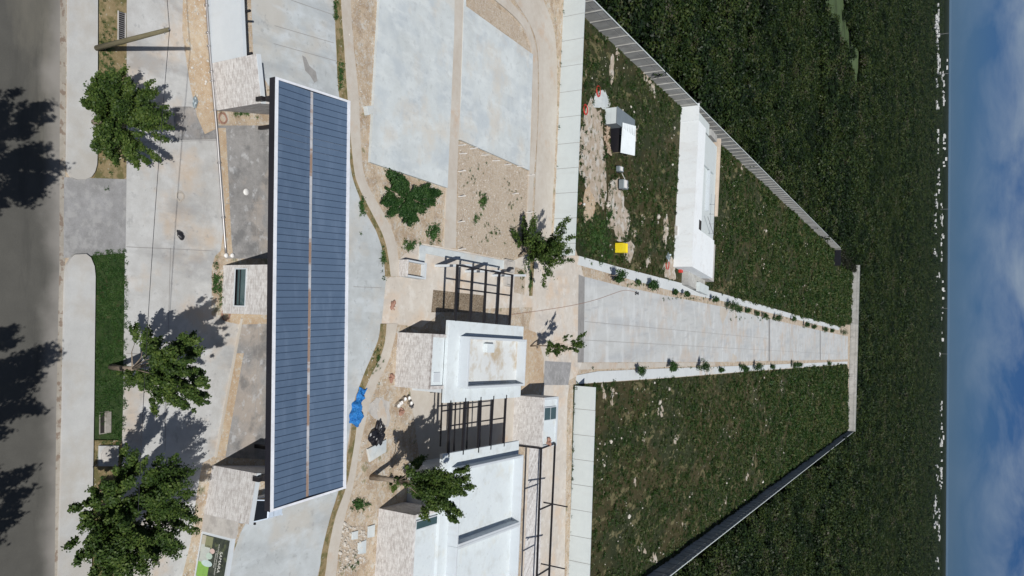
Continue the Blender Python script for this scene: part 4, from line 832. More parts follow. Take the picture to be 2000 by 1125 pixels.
# corrugated sheet roof on posts
zr2 = 2.0; c0, c1, c2, c3 = G(1215, 239, zr2), G(1241, 246, zr2), G(1239, 304, zr2-.1), G(1211, 298, zr2-.1)
nw = 8; v = []; f = []
for i in range(nw*4+1):
    t = i/(nw*4); a_ = c0.lerp(c1, t); b_ = c3.lerp(c2, t); h_ = .07*math.cos(t*nw*2*math.pi)
    v += [(a_.x, a_.y, a_.z+h_), (b_.x, b_.y, b_.z+h_)]
for i in range(nw*4): f.append((2*i, 2*i+2, 2*i+3, 2*i+1))
ro = MB().add(v, f).build('corrugated_sheet', MT['roofwhite'], e); so = ro.modifiers.new('thick', 'SOLIDIFY'); so.thickness = .015
for cc in (c1, c2, c3): MB().bar((cc.x, cc.y-.1, -.05), (cc.x, cc.y-.1, cc.z-.04), .09).build('post', MT['wood'], e)
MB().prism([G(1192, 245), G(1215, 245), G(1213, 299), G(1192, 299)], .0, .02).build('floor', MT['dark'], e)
MB().prism([G(1193, 246), G(1194, 246), G(1193, 299), G(1191, 299)], .02, 1.4).build('front_sheet', MT['tarpblack'], e)
for k, q in enumerate(((1184, 255), (1183, 270), (1185, 285), (1186, 295))):
    lump('rubble_pile', G(*q), .55, .6, .35, MT['rust'], ['rusty rubble heap against the shed corner', 'larger rubble heap in front of the shed', 'rubble heap by the open shed front', 'low rubble heap at the shed end'][k], 'rubble', 20+k, rough=.45)
# machines
def machine(c, w_, l_, h_, label, arms):
    e = empty('work_machine', c, label, 'machine')
    MB().box(c.x-w_/2, c.x+w_/2, c.y-l_/2, c.y+l_/2, .3, h_).build('body', MT['sheetsteel'], e, bevel=.08)
    MB().box(c.x-w_/2+.1, c.x+w_/2-.1, c.y-l_/2+.1, c.y+l_*.1, h_+.004, h_+.12).build('hood', MT['plastic'], e, bevel=.04)
    MB().box(c.x-.18, c.x+.18, c.y+l_*.2, c.y+l_*.36, h_+.004, h_+.02).build('vent', MT['tarpblack'], e)
    for sx in (-1, 1):
        MB().tube([(c.x+sx*w_*.5, c.y-.2, .3), (c.x+sx*(w_*.5+.14), c.y-.2, .3)], .3, 14).build('wheel', MT['rubber'], e)
    if arms:
        MB().bar((c.x-w_/2, c.y+l_*.3, h_*.7), (c.x-w_/2-.9, c.y-.9, h_*.7), .07).build('drawbar', MT['plastic'], e)
        MB().bar((c.x, c.y+l_*.5, .6), (c.x+.2, c.y+l_*.5+1.6, .6), .07).build('drawbar', MT['plastic'], e)
machine(G(1203, 331), .85, 1.6, 1.0, 'small grey wheeled generator in the weeds by the shed', False)
machine(G(1209, 361), 1.45, 1.9, 1.2, 'larger grey trailer machine with pale drawbars in the weeds', True)
# yellow skip
c = G(1200, 484); e = empty('skip', c, 'bright yellow waste skip standing in the weeds', 'skip')
hw, hl, hh = .75, 1.1, 1.35
x0, x1, y0, y1 = c.x-hw, c.x+hw, c.y, c.y+2.2
MB().box(x0, x1, y0, y0+.07, .12, hh).build('front_wall', MT['yellow'], e); MB().box(x0, x1, y1-.07, y1, .12, hh).build('back_wall', MT['yellow'], e)
MB().box(x0, x0+.07, y0+.072, y1-.072, .12, hh).build('side_wall', MT['yellow'], e); MB().box(x1-.07, x1, y0+.072, y1-.072, .12, hh).build('side_wall', MT['yellow'], e)
for i in range(6):
    xx = x0+.06+(x1-x0-.12)*i/5; MB().box(xx-.03, xx+.03, y0-.05, y0-.002, .14, hh-.02).build('rib', MT['yellow'], e)
MB().box(x0+.07, x1-.07, y0+.07, y1-.07, .12, 1.15).build('lid', MT['yellow'], e)
for xx in (x0+.15, x1-.25):
    MB().box(xx, xx+.1, y0+.1, y1-.1, -.02, .12).build('skid', MT['tarpblack'], e)
coil(G(1303, 516), .9, MT['red'], 'big bright red hose coil beside the clubhouse corner', 5, 5, 'hose')
coil(G(1168, 178), .75, MT['red'], 'red hose heap in the weeds above the white sand', 6, 6, 'hose')
coil(G(1143, 214), .7, MT['red'], 'faded red hose heap against the white wall', 7, 5, 'hose')
lump('bundle', G(1303, 500), .8, .6, .5, MT['sheetsteel'], 'grey crumpled bundle above the red hose', 'bundle', 31, rough=.4)
p = G(1325, 529); tag(MB().prism([(p.x-.35, p.y), (p.x+.35, p.y), (p.x+.35, p.y+1.2), (p.x-.35, p.y+1.2)], 0, .55).build('red_crate', MT['red'], None, bevel=.04), 'red crate by the clubhouse end', 'crate')
lump('paint_bucket', G(1131, 397), .22, .22, .3, MT['redrust'], 'small reddish scrap at the white wall end by a white bucket', 'scrap', 34)
tag(MB().lathe(G(1138, 399), [(.16, 0), (.19, .36), (.18, .37), (.02, .33)], 12).build('bucket', MT['plastic'], None, True), 'white bucket near the end of the lane wall', 'bucket')
# cable across the avenue
cp_ = [(1000, 614), (1060, 606), (1120, 596), (1165, 585), (1205, 571), (1222, 567), (1240, 570)]
tag(MB().tube([G(*q, .03) for q in smooth_line(cp_, 5)], .03, 5).build('cable', MT['redrust'], None), 'thin dark cable trailing from the pergola across the avenue', 'cable')
tag(MB().lathe(G(1241, 573), [(.25, 0), (.28, .1), (.1, .14), (.1, .4), (.28, .44), (.26, .5), (.02, .5)], 14).build('cable_reel', MT['tarpblack'], None, True), 'small dark cable reel at the avenue edge', 'cable reel')

# ================================================================== SITE CLUTTER
def tarp(pts, z, label, seed):
    """crumpled sheet over a low heap"""
    import bmesh
    L, R = pts; L = px_pts(smooth_line(L, 6)); R = px_pts(smooth_line(R, 6)); n = len(L); m = 14; v = []; f = []; r = random.Random(seed)
    ph = [r.uniform(0, 6) for _ in range(8)]
    for i in range(n):
        for j in range(m+1):
            t = j/m; p = L[i].lerp(R[i], t); s = i/(n-1)
            env = math.sin(math.pi*t)**.6*(math.sin(math.pi*min(1, max(0, s*.96+.02)))**.35)
            wr = .22*math.sin(5*p.x+ph[0]+3*math.sin(2*p.y+ph[1]))+.16*math.sin(9*p.y+ph[2]+2*math.sin(3*p.x))+.12*math.sin(14*(p.x+p.y)+ph[3])
            q = p+Vector((.10*math.sin(7*p.y+ph[4]), .10*math.sin(8*p.x+ph[5]), 0))
            v.append((q.x, q.y, .03+env*(z*(.75+.25*math.sin(6*s+ph[6]))+z*.95*wr)))
    for i in range(n-1):
        for j in range(m): a_ = i*(m+1)+j; f.append((a_, a_+1, a_+m+2, a_+m+1))
    o = MB().add(v, f).build('tarpaulin', MT['tarpblue'], None, False); fix_up(o.data); return tag(o, label, 'tarpaulin')
tarp(([(700, 758), (697, 772), (688, 790), (684, 805), (681, 822), (692, 832)], [(716, 760), (713, 768), (704, 785), (704, 805), (706, 822), (697, 833)]), .55, 'crumpled bright blue tarpaulin lying across the weedy strip and path', 2)
lump('tarpaulin', G(736, 848), 1.05, .75, .55, MT['tarpblack'], 'crumpled black plastic sheet heap on the dirt', 'tarpaulin', 9, rough=.27, rot=-.4, n=4)
blob(743, 803, 19, 30, .012, MT['conc'], 'cement_patch', 'grey ring of spilled cement on the dirt', 14, k='stuff'); blob(746, 808, 9, 22, .016, MT['path'], 'sand_patch', 'pale sand inside the cement ring', 15, k='stuff')
blob(690, 1070, 24, 50, .010, MT['gravel'], 'gravel_patch', 'white rubble spread by the curved path', 16, k='stuff')
def slab(pts, label, h=.18): tag(MB().prism(px_pts(pts), -.02, h).build('concrete_slab', MT['court'], None, bevel=.02), label, 'slab')
slab([(715, 877), (752, 858), (752, 882), (720, 902)], 'large tilted-looking concrete slab on the dirt by the black sheet')
slab([(686, 1039), (698, 1036), (697, 1052), (686, 1054)], 'smallest square concrete pad in the white rubble', .12)
slab([(718, 1028), (731, 1024), (730, 1048), (717, 1050)], 'concrete pad against the second house wall', .12)
slab([(698, 1060), (714, 1054), (713, 1080), (698, 1082)], 'largest concrete pad at the rubble edge', .12)
slab([(709, 208), (722, 208), (722, 222), (712, 226)], 'small grey concrete box at the court corner', .45)
bk = [(772, 792), (778, 786), (785, 779), (793, 777), (775, 788.5), (797, 787)]
for k, q in enumerate(bk):
    c = G(*q); e = empty('bucket', c, 'white plastic paint bucket in the cluster in front of the first stone house', 'bucket', 'paint buckets on the dirt')
    MB().lathe(c, [(.15, 0), (.185, .38), (.195, .38), (.195, .42), (.17, .42), (.15, .36), (.02, .34)], 14).build('pail', MT['plastic'], e, True)
    MB().tube([c+Vector((.19*math.cos(a_), .05, .40+.16*math.sin(a_))) for a_ in [math.pi*i/8 for i in range(9)]], .01, 4).build('handle', MT['steel'], e)
for k, (q, r_) in enumerate((((782, 804), .3), ((803, 792), .22), ((763, 737), .3))): lump('scrap_heap', G(*q), r_, r_*.8, r_, MT['redrust'] if k != 1 else MT['tarpblack'], ['reddish scrap beside the paint buckets', 'black bag beside the paint buckets', 'brick scrap at the first house front'][k], 'scrap', 40+k, rough=.4)
lump('rubble_pile', G(990, 745+32), .1, .1, .1, MT['redrust'], 'tiny brick scrap between the houses', 'scrap', 44)
# survey stakes
st = [(895, 284), (897, 300), (918, 291), (940, 303), (962, 314), (985, 322), (1010, 325), (1031, 342), (895, 335), (895, 384), (894, 434), (895, 487), (1028, 415), (1000, 379)]
sb = MB().box(-.04, .04, -.04, .04, -.05, .95); sme = bpy.data.meshes.new('stake'); sme.from_pydata(sb.v, [], sb.f)
cb = MB().box(-.05, .05, -.05, .05, .951, 1.0); 
for q in st:
    o = link('survey_stake', sme, MT['plastic'], None, G(*q)); o.rotation_euler = (random.uniform(-.08, .08), random.uniform(-.08, .08), random.uniform(0, 3))
    tag(o, 'thin white survey stake around the stony plot beside the court', 'stake', 'survey stakes around the stony plot')

# ================================================================== VEGETATION
rng = np.random.default_rng(11)
def leaves_mesh(name, centers, normals, size, mat, aspect=.62, jit=.35):
    """one diamond leaf at every centre"""
    n = len(centers); s = size*(1+jit*(rng.random(n)*2-1))
    nr = normals/np.linalg.norm(normals, axis=1, keepdims=True)
    r = rng.normal(size=(n, 3)); t = np.cross(nr, r); t /= np.linalg.norm(t, axis=1, keepdims=True); u = np.cross(nr, t)
    a = t*s[:, None]; b_ = u*(s*aspect)[:, None]
    V = np.empty((n, 4, 3)); V[:, 0] = centers-a; V[:, 1] = centers-b_; V[:, 2] = centers+a; V[:, 3] = centers+b_
    me = bpy.data.meshes.new(name); me.vertices.add(4*n); me.vertices.foreach_set('co', V.ravel())
    me.loops.add(4*n); me.loops.foreach_set('vertex_index', np.arange(4*n, dtype=np.int32))
    me.polygons.add(n); me.polygons.foreach_set('loop_start', np.arange(0, 4*n, 4, dtype=np.int32)); me.polygons.foreach_set('loop_total', np.full(n, 4, dtype=np.int32))
    me.update(calc_edges=True); me.materials.append(mat); return me
def lobe_points(lobes, n, shell=.45, flat=1.0, org=None):
    """sample leaf positions in uneven lobes (x, y, z, r)"""
    L = np.array(lobes, float); wgt = L[:, 3]**2.2; wgt /= wgt.sum(); k = rng.choice(len(L), n, p=wgt)
    d = rng.normal(size=(n, 3)); d /= np.linalg.norm(d, axis=1, keepdims=True)
    rad = (shell+(1-shell)*rng.random(n)**.6)*(1+.22*rng.normal(size=n))
    off = d*(rad*L[k, 3])[:, None]*np.array([1, 1, flat])
    if org is not None:
        ax = L[:, :3]-np.array(org)[None]; ax += rng.normal(size=ax.shape)*.4; ax /= np.linalg.norm(ax, axis=1, keepdims=True); al = (off*ax[k]).sum(1, keepdims=True)*ax[k]; off = al*1.75+(off-al)*.72
    P = L[k, :3]+off; nr = d*.6+np.array([0, 0, .75])+rng.normal(size=(n, 3))*.55
    return P, nr
def tree(name, base, lobes, n, leaf, label, cat='tree', group=None, mat='leaf', trunk_r=.16, fork=.45, shell=.4, trunk=None, flat=.85, limbs=9, stretch=True):
    base = Vector((base[0], base[1], 0)); e = empty(name, base, label, cat, group)
    c = Vector(np.average(np.array(lobes)[:, :3], axis=0, weights=np.array(lobes)[:, 3]**2))
    fk = base.lerp(c, fork) if trunk is None else Vector(trunk)
    b_ = MB(); b_.tube([base-Vector((0, 0, .1)), base.lerp(fk, .5)+Vector((random.uniform(-.1, .1), random.uniform(-.1, .1), 0)), fk], [trunk_r*1.15, trunk_r, trunk_r*.8], 9)
    b_.build('trunk', MT['bark'], e, True)
    lb = MB()
    for l_ in lobes[:limbs]:
        q = Vector(l_[:3]).lerp(fk, .25); m_ = fk.lerp(q, .5)+Vector((random.uniform(-.2, .2), random.uniform(-.2, .2), .15*l_[3]))
        lb.tube([fk-Vector((0, 0, .05)), m_, q], [trunk_r*.36, trunk_r*.17, trunk_r*.06], 6)
    lb.build('limbs', MT['bark'], e, True)
    P, nr = lobe_points(lobes, n, shell, flat, tuple(fk) if stretch else None); P[:, 2] = np.maximum(P[:, 2], .12)
    me = leaves_mesh('crown', P-np.array(base), nr, leaf, MT[mat]); link('crown', me, None, e)
    return e
def cloud(c, R, rz, k, r, seed):
    rr = random.Random(seed); o = []
    for i in range(k):
        a = rr.uniform(0, 6.283); q = R*math.sqrt(rr.random()); z = rr.uniform(-1, 1)
        s_ = math.sqrt(max(.15, 1-(q/R)**2*.8)); o.append((c[0]+q*math.cos(a), c[1]+q*math.sin(a), c[2]+rz*z*s_, r*rr.uniform(.7, 1.25)))
    return o
cA = G(243, 228, 3.1); tree('tree', (cA.x, cA.y-.1), cloud(cA, 1.9, 1.25, 34, .52, 3)+cloud(cA, 2.75, 1.0, 60, .27, 33), 36000, .075, 'dense round green tree standing on the dry verge next to the driveway', trunk_r=.16)
def plane_lobes(base, items, spread, seed):
    rr = random.Random(seed); o = []
    cxm = sum(i[0] for i in items)/len(items); cym = sum(i[1] for i in items)/len(items)
    items = [(a, b_, r*1.25) for a, b_, r in items]; items = [(a+rr.gauss(0, 2), b_+rr.gauss(0, 2), r*.8) for a, b_, r in items]+[(a+(cxm-a)*t+rr.gauss(0, 4), b_+(cym-b_)*t+rr.gauss(0, 4), r*.55) for a, b_, r in items for t in (.25, .5)]+[(a+(a-cxm)*.13+rr.gauss(0, 5), b_+(b_-cym)*.13+rr.gauss(0, 5), r*.4) for a, b_, r in items]
    for px, py, r in items:
        p = zplane(px, py, base.y+rr.uniform(-spread, spread)); o.append((p.x, p.y, p.z, r))
    return o
bB = G(216, 716)
lB = plane_lobes(bB, [(268, 652, .35), (285, 662, .42), (300, 682, .5), (325, 690, .55), (352, 672, .5), (375, 668, .4), (382, 688, .4), (345, 720, .6), (315, 735, .6), (285, 742, .5), (262, 745, .45), (378, 728, .45), (395, 745, .38), (368, 765, .5), (335, 775, .5), (305, 772, .4), (388, 775, .38), (402, 772, .3), (300, 792, .3), (362, 795, .32), (250, 730, .35), (330, 750, .6), (308, 705, .55)], 1.5, 5)
tree('tree', bB, lB, 25000, .084, 'sparse spreading tree with a bare pale trunk rising from the green verge', trunk_r=.17, fork=.4, shell=.25)
cC = G(272, 1005, 4.6); bC = G(196, 960)
tree('tree', (cC.x-.2, cC.y-.3), cloud(cC, 2.9, 1.6, 64, .55, 8)+cloud(cC, 3.75, 1.4, 100, .30, 18), 56000, .08, 'largest broad green tree overhanging the pavement next to the poster', trunk_r=.24)
bD = G(725, 932)
lD = plane_lobes(bD, [(785, 938, .5), (800, 920, .5), (815, 900, .5), (822, 935, .8), (835, 960, .8), (850, 930, .9), (860, 955, .9), (880, 940, .8), (845, 985, .6), (870, 985, .6), (893, 960, .6), (905, 935, .5), (915, 950, .4), (890, 1000, .5), (885, 1012, .4), (820, 965, .6), (770, 950, .35), (905, 915, .4), (830, 1005, .4)], 2.0, 9)
tree('tree', bD, lD, 36000, .10, 'leaning green tree with a pale bare trunk overhanging the second house roof', trunk_r=.24, fork=.42, shell=.25)
bE = G(1013, 500)
lE = plane_lobes(bE, [(1010, 460, .7), (1025, 445, .6), (1040, 440, .7), (1035, 470, 1.0), (1050, 480, 1.1), (1060, 500, 1.0), (1040, 500, .8), (1075, 475, .8), (1090, 480, .9), (1095, 455, .6), (1105, 435, .5), (1090, 440, .4), (1108, 465, .5), (1110, 490, .5), (1080, 510, .7), (1070, 530, .6), (1065, 550, .4), (1098, 505, .5), (1115, 508, .4), (1005, 480, .5), (1085, 495, .8)], 2.2, 10)
tree('tree', bE, lE, 16000, .115, 'loose ragged tree where the curved lane meets the forecourt', trunk_r=.15, fork=.35, shell=.2)
bF = G(1036, 676)
lF = plane_lobes(bF, [(1074, 682, .5), (1084, 688, .45), (1078, 672, .4), (1104, 678, .35), (1108, 660, .3), (1122, 682, .4), (1130, 668, .4), (1137, 656, .35), (1128, 676, .4)], .6, 11)
tree('tree', bF, lF, 3600, .10, 'thin young tree with few leaf clumps at the avenue mouth', trunk_r=.09, fork=.5, shell=.2)
gl = []
for q in [(780, 345), (775, 362), (790, 352), (770, 380), (785, 372), (800, 362), (812, 375), (795, 388), (780, 398), (765, 395), (805, 398), (820, 390), (832, 385), (845, 378), (855, 376), (790, 412), (805, 418), (815, 408), (830, 400), (800, 430), (842, 395), (825, 375), (775, 410)]:
    p = G(*q, .75); gl.append((p.x+random.gauss(0, .2), p.y+random.gauss(0, .25), random.uniform(.4, .95), random.choice((.42, .55, .68))))
    for _ in range(2): gl.append((p.x+random.gauss(0, .55), p.y+random.gauss(0, .6), random.uniform(.3, .8), .22))
tree('bush', G(808, 388), gl, 24000, .08, 'large dense dark green bush on the dirt below the court slab', 'bush', mat='leafd', trunk_r=.08, fork=.6, shell=.5)
# trees across the road: crowns mostly outside the picture, shadows on the asphalt
for k, (sx, sy, z, R, sd) in enumerate(((-18, 295, 9.0, 3.1, 21), (-34, 755, 8.6, 2.8, 22), (-62, 1000, 8.0, 2.2, 23))):
    s_ = G(sx, sy); c_ = Vector((s_.x-LX*z/math.tan(SUN_EL), s_.y-LY*z/math.tan(SUN_EL), z))
    tree('tree', (c_.x, c_.y-.2), cloud(c_, R, 1.7, 36, .55, sd)+cloud(c_, R*1.12, 1.2, 40, .30, sd+30), 17000, .10, ['green roadside tree throwing its shadow on the asphalt opposite the driveway', 'green roadside tree throwing its shadow on the asphalt opposite the green verge', 'smaller green roadside tree opposite the big verge tree'][k], trunk_r=.2)
# saplings along the avenue
def sapling(q, h, r, n, label, group, seed, mat='leafd'):
    b0 = G(*q); rr = random.Random(seed)
    r *= 1.3; h *= 1.1
    lob = [(b0.x+rr.uniform(-.3, .3)*r, b0.y+rr.uniform(-.3, .3)*r, h-r*.6+rr.uniform(-.35, .35)*r, r*rr.uniform(.5, .75)) for _ in range(5)]
    lob += [(b0.x+rr.uniform(-.8, .8)*r, b0.y+rr.uniform(-.8, .8)*r, h-r+rr.uniform(-.5, .5)*r, r*.4) for _ in range(4)]
    tree('sapling', b0, lob, int(n*1.8), .12, label, 'sapling', group, mat, .05, .7, .2, flat=1, stretch=False)
SL = [(1188, 537, 2.6, .75), (1194, 546, 1.5, .55), (1262, 558, 2.0, .9), (1240, 551, .9, .4), (1328, 574, 1.7, .55), (1312, 570, 1.0, .45), (1384, 584, 2.0, .65), (1417, 597, 2.6, 1.3), (1436, 603, 1.6, .8), (1455, 606, 1.3, .7), (1473, 611, 1.4, .7), (1487, 616, 1.7, .8), (1510, 619, 2.3, 1.15), (1543, 623, 1.8, .8), (1568, 634, 2.0, 1.1), (1585, 637, 1.5, .9), (1606, 643, 2.2, 1.2), (1622, 646, 1.6, 1.0), (1642, 648, 2.6, 1.6)]
SR = [(1239, 724, 1.9, .75), (1302, 713, 2.0, .85), (1309, 719, 1.2, .6), (1360, 714, 2.5, 1.05), (1403, 721, 1.3, .6), (1443, 716, 1.6, .7), (1452, 722, 1.3, .7), (1470, 715, 2.6, 1.2), (1504, 716, 1.4, .8), (1544, 712, 2.6, 1.3), (1557, 713, 1.6, .9), (1616, 709, 1.5, 1.1)]
for k, s_ in enumerate(SL): sapling(s_[:2], s_[2], s_[3], 420 if s_[3] < .9 else 650, 'young leafy sapling in the avenue verge on the clubhouse side', 'saplings on the clubhouse side of the avenue', 100+k)
for k, s_ in enumerate(SR): sapling(s_[:2], s_[2], s_[3], 420 if s_[3] < .9 else 650, 'young leafy sapling in the tan verge along the open field side', 'saplings on the open field side of the avenue', 200+k)
# dark shrubs in the gap of the perimeter wall
gl = []
for k in range(26):
    y = random.uniform(366, 436); x = lx(y)+random.uniform(-2, 5)*(1-.3*(y-366)/70); gl.append((x, y, random.uniform(1, 2.6), random.uniform(1.2, 2)))
MT['scrub'] = leaf_mat('scrub_leaf', (.010, .013, .007), (.018, .022, .011), (.035, .036, .02))
tree('bush', (lx(390)+2, 392), gl, 5200, .3, 'dark tangled scrub filling the gap in the perimeter wall', 'bush', mat='scrub', trunk_r=.1)
bA = Vector((lx(364)+1.5, 364, 0)); e = empty('wall_gate', bA, 'dark sheet gate leaf standing at the broken end of the perimeter wall', 'gate')
MB().box(bA.x-1, bA.x+6, bA.y-.1, bA.y+.1, -.05, 3.2).build('gate_leaf', MT['tarpblack'], e); MB().box(bA.x-1.2, bA.x-1.02, bA.y-.15, bA.y+.15, -.05, 3.4).build('gate_post', MT['precast'], e)

# ---- instanced stuff
def in_poly(x, y, P):
    ins = np.zeros(len(x), bool); n = len(P)
    for i in range(n):
        x0, y0 = P[i][0], P[i][1]; x1, y1 = P[(i+1) % n][0], P[(i+1) % n][1]
        c_ = ((y0 > y) != (y1 > y)) & (x < (x1-x0)*(y-y0)/(y1-y0+1e-12)+x0); ins ^= c_
    return ins
def scatter(name, pts, scl, idx, protos, label, kind='stuff', tilt=0):
    pc = bpy.data.collections.new(name+'_shapes')
    for me in protos: pc.objects.link(bpy.data.objects.new(me.name, me))
    me = bpy.data.meshes.new(name); me.vertices.add(len(pts)); me.vertices.foreach_set('co', np.asarray(pts, np.float32).ravel())
    for nm, arr, ty in (('scl', scl, 'FLOAT'), ('rotz', rng.random(len(pts))*6.283, 'FLOAT'), ('idx', idx, 'INT')):
        at = me.attributes.new(nm, ty, 'POINT'); at.data.foreach_set('value', np.asarray(arr, np.int32 if ty == 'INT' else np.float32))
    o = link(name, me); ng = bpy.data.node_groups.new(name, 'GeometryNodeTree')
    ng.interface.new_socket('Geometry', in_out='INPUT', socket_type='NodeSocketGeometry'); ng.interface.new_socket('Geometry', in_out='OUTPUT', socket_type='NodeSocketGeometry')
    gi = ng.nodes.new('NodeGroupInput'); go = ng.nodes.new('NodeGroupOutput'); ip = ng.nodes.new('GeometryNodeInstanceOnPoints'); ci = ng.nodes.new('GeometryNodeCollectionInfo')
    ci.inputs['Collection'].default_value = pc; ci.inputs['Separate Children'].default_value = True; ci.inputs['Reset Children'].default_value = True
    def na(nm, ty):
        q = ng.nodes.new('GeometryNodeInputNamedAttribute'); q.data_type = ty; q.inputs['Name'].default_value = nm; return q.outputs['Attribute']
    cx = ng.nodes.new('ShaderNodeCombineXYZ'); ng.links.new(na('rotz', 'FLOAT'), cx.inputs[2])
    ng.links.new(gi.outputs[0], ip.inputs['Points']); ng.links.new(ci.outputs[0], ip.inputs['Instance']); ip.inputs['Pick Instance'].default_value = True
    ng.links.new(na('idx', 'INT'), ip.inputs['Instance Index']); ng.links.new(cx.outputs[0], ip.inputs['Rotation']); ng.links.new(na('scl', 'FLOAT'), ip.inputs['Scale'])
    ng.links.new(ip.outputs[0], go.inputs[0])
    md = o.modifiers.new('scatter', 'NODES'); md.node_group = ng
    return tag(o, label, None, None, kind)
# forest crowns
protos = []
for k in range(7):
    nl = 8+k % 4; lob = []
    for i in range(nl):
        a = rng.random()*6.283; q = .62*math.sqrt(rng.random()); lob.append((q*math.cos(a), q*math.sin(a), .35+.45*rng.random(), .30+.16*rng.random()))
    P, nr = lobe_points(lob, 620, .55, .8); P[:, 2] = np.maximum(P[:, 2], .02); protos.append(leaves_mesh('forest_crown', P, nr, .085, MT['forestleaf']))
HOLE = [(lx(80)-.8, 70), (lx(362)-.8, 362), (lx(440)-1, 446), (76, 428), (rx(421)+1, 424), (rx(95)+1, 95), (66, 70)]
MEADOW = [(p.x, p.y) for p in [G(1590, -30), G(1642, -30), G(1655, 60), G(1676, 100), G(1674, 150), G(1664, 185), G(1648, 140), G(1628, 90), G(1602, 40)]]
fx, fy, fs, = [], [], []
def band(y0, y1, sp_, s0, s1, tn=.47):
    ys = np.arange(y0, y1, sp_)
    for y in ys:
        w_ = y*tn+25; n = int(2*w_/sp_); x = np.linspace(-w_, w_, n)+rng.uniform(-.5, .5, n)*sp_; yy = y+rng.uniform(-.5, .5, n)*sp_
        fx.append(x); fy.append(yy); fs.append(rng.uniform(s0, s1, n))
band(72, 300, 2.6, 1.2, 4.0); band(300, 800, 4.8, 2.6, 6.2); band(800, 2000, 11, 7, 11.5, .44); band(2000, 5200, 26, 15, 24, .42)
fx, fy, fs = map(np.concatenate, (fx, fy, fs))
keep = ~in_poly(fx, fy, HOLE) & ~(in_poly(fx, fy, MEADOW) & (rng.random(len(fx)) > .05))
keep &= ~((np.abs(fx-(lx(fy)-1)) < 2.2) & (fy < 445)) | (rng.random(len(fx)) < .0)
keep &= ~((np.abs(fx-(rx(fy)+1)) < 2.2) & (fy < 424)); keep &= ~((fy < 92) & (np.abs(fx) < 60))
# thin clearings
nzv = np.sin(fx*.021+1.3*np.sin(fy*.013))+np.sin(fy*.017+1.7*np.sin(fx*.011+2)); keep &= ~((nzv < -1.5) & (rng.random(len(fx)) < .35))
fx, fy, fs = fx[keep], fy[keep], fs[keep]
fz = np.where(fy > 2000, -fs*.66, np.where(fy > 800, -fs*.42, -.15)); fsz = fs
scatter('forest', np.stack([fx, fy, fz], 1), fsz, rng.integers(0, len(protos), len(fx)), protos, 'dark green scrub forest surrounding the walled site to the horizon')
# grass tufts
def tuft(k, n, h, w_, mat, nm):
    P = np.stack([rng.normal(size=n)*w_, rng.normal(size=n)*w_, rng.random(n)*h*.55+h*.2], 1); nr = np.stack([rng.normal(size=n), rng.normal(size=n), .55+rng.random(n)*.8], 1)
    return leaves_mesh(nm, P, nr, h*.42, mat, .3)
gp = [tuft(k, 26, .34, .17, MT['grass'], 'weed_tuft') for k in range(6)]
def fill(P, dens, far=1e9):
    P = [(p[0], p[1]) for p in P]; A_ = np.array(P); x0, y0 = A_.min(0); x1, y1 = A_.max(0); n = int((x1-x0)*(y1-y0)*dens)
    x = rng.uniform(x0, x1, n); y = rng.uniform(y0, y1, n); k = in_poly(x, y, P); return x[k], y[k]
def n2(x, y, s=1.0): return np.sin(x*s+2.1*np.sin(y*s*.7))+np.sin(y*s*1.13+1.9*np.sin(x*s*.8+1))+.7*np.sin(x*s*2.3+y*s*1.9)
xs, ys = [], []
BARE = [[(G(cx+rx_*math.cos(a)*1.0, cy+ry_*math.sin(a)*1.0).x, G(cx+rx_*math.cos(a), cy+ry_*math.sin(a)).y) for a in np.linspace(0, 6.28, 16)[:-1]] for cx, cy, rx_, ry_ in ((1158, 300, 20, 104), (1205, 415, 18, 48), (1228, 490, 8, 22), (1150, 400, 9, 38), (1195, 135, 4, 24), (1308, 525, 12, 18), (1175, 195, 13, 20), (1300, 450, 4, 30), (1210, 270, 33, 32))]
CLUB = [tuple(Fc(-.3, -.3)), tuple(Fc(Lc+3, -.3)), tuple(Fc(Lc+3, vmain+12)), tuple(Fc(-.3, vmain+12))]
for fld, dn in ((LFIELD, 2.6), (RFIELD, 2.5)):
    x, y = fill(fld, dn); k = (rng.random(len(x)) < np.clip(150/np.maximum(y, 100), .12, 1)) & ~in_poly(x, y, CLUB)
    for b_ in BARE: k &= ~(in_poly(x, y, b_) & (rng.random(len(x)) < .93))
    v = n2(x, y*.45, .33)+.6*n2(x+40, y, 1.1); k &= rng.random(len(x)) < np.clip(.75+.28*v, .12, 1)
    xs.append(x[k]); ys.append(y[k])
xs, ys = np.concatenate(xs), np.concatenate(ys)
scatter('grass', np.stack([xs, ys, np.zeros_like(xs)], 1), np.clip(.8*rng.lognormal(0, .35, len(xs)), .4, 2.2)*np.clip(ys/140, .9, 2.4), rng.integers(0, 6, len(xs)), gp, 'weeds and grass covering the two walled fields')
vp = [tuft(k, 22, .17, .10, MT['grassv'], 'grass_tuft') for k in range(5)]
x, y = fill(px_pts([(176, 492), (246, 488), (245, 640), (242, 800), (238, 870), (180, 870), (184, 700)]), 60); v = n2(x, y, 2.2); cut = G(100, 800).x
k = rng.random(len(x)) < np.where(x > G(210, 800).x, np.clip(.45+.4*v, 0, 1), np.clip(.85+.2*v, .3, 1)); x, y = x[k]+rng.normal(size=k.sum())*.07, y[k]+rng.normal(size=k.sum())*.09
scatter('verge_grass', np.stack([x, y, np.zeros_like(x)], 1), rng.uniform(.3, .8, len(x)), rng.integers(0, 5, len(x)), vp, 'short green grass on the verge behind the long pavement')
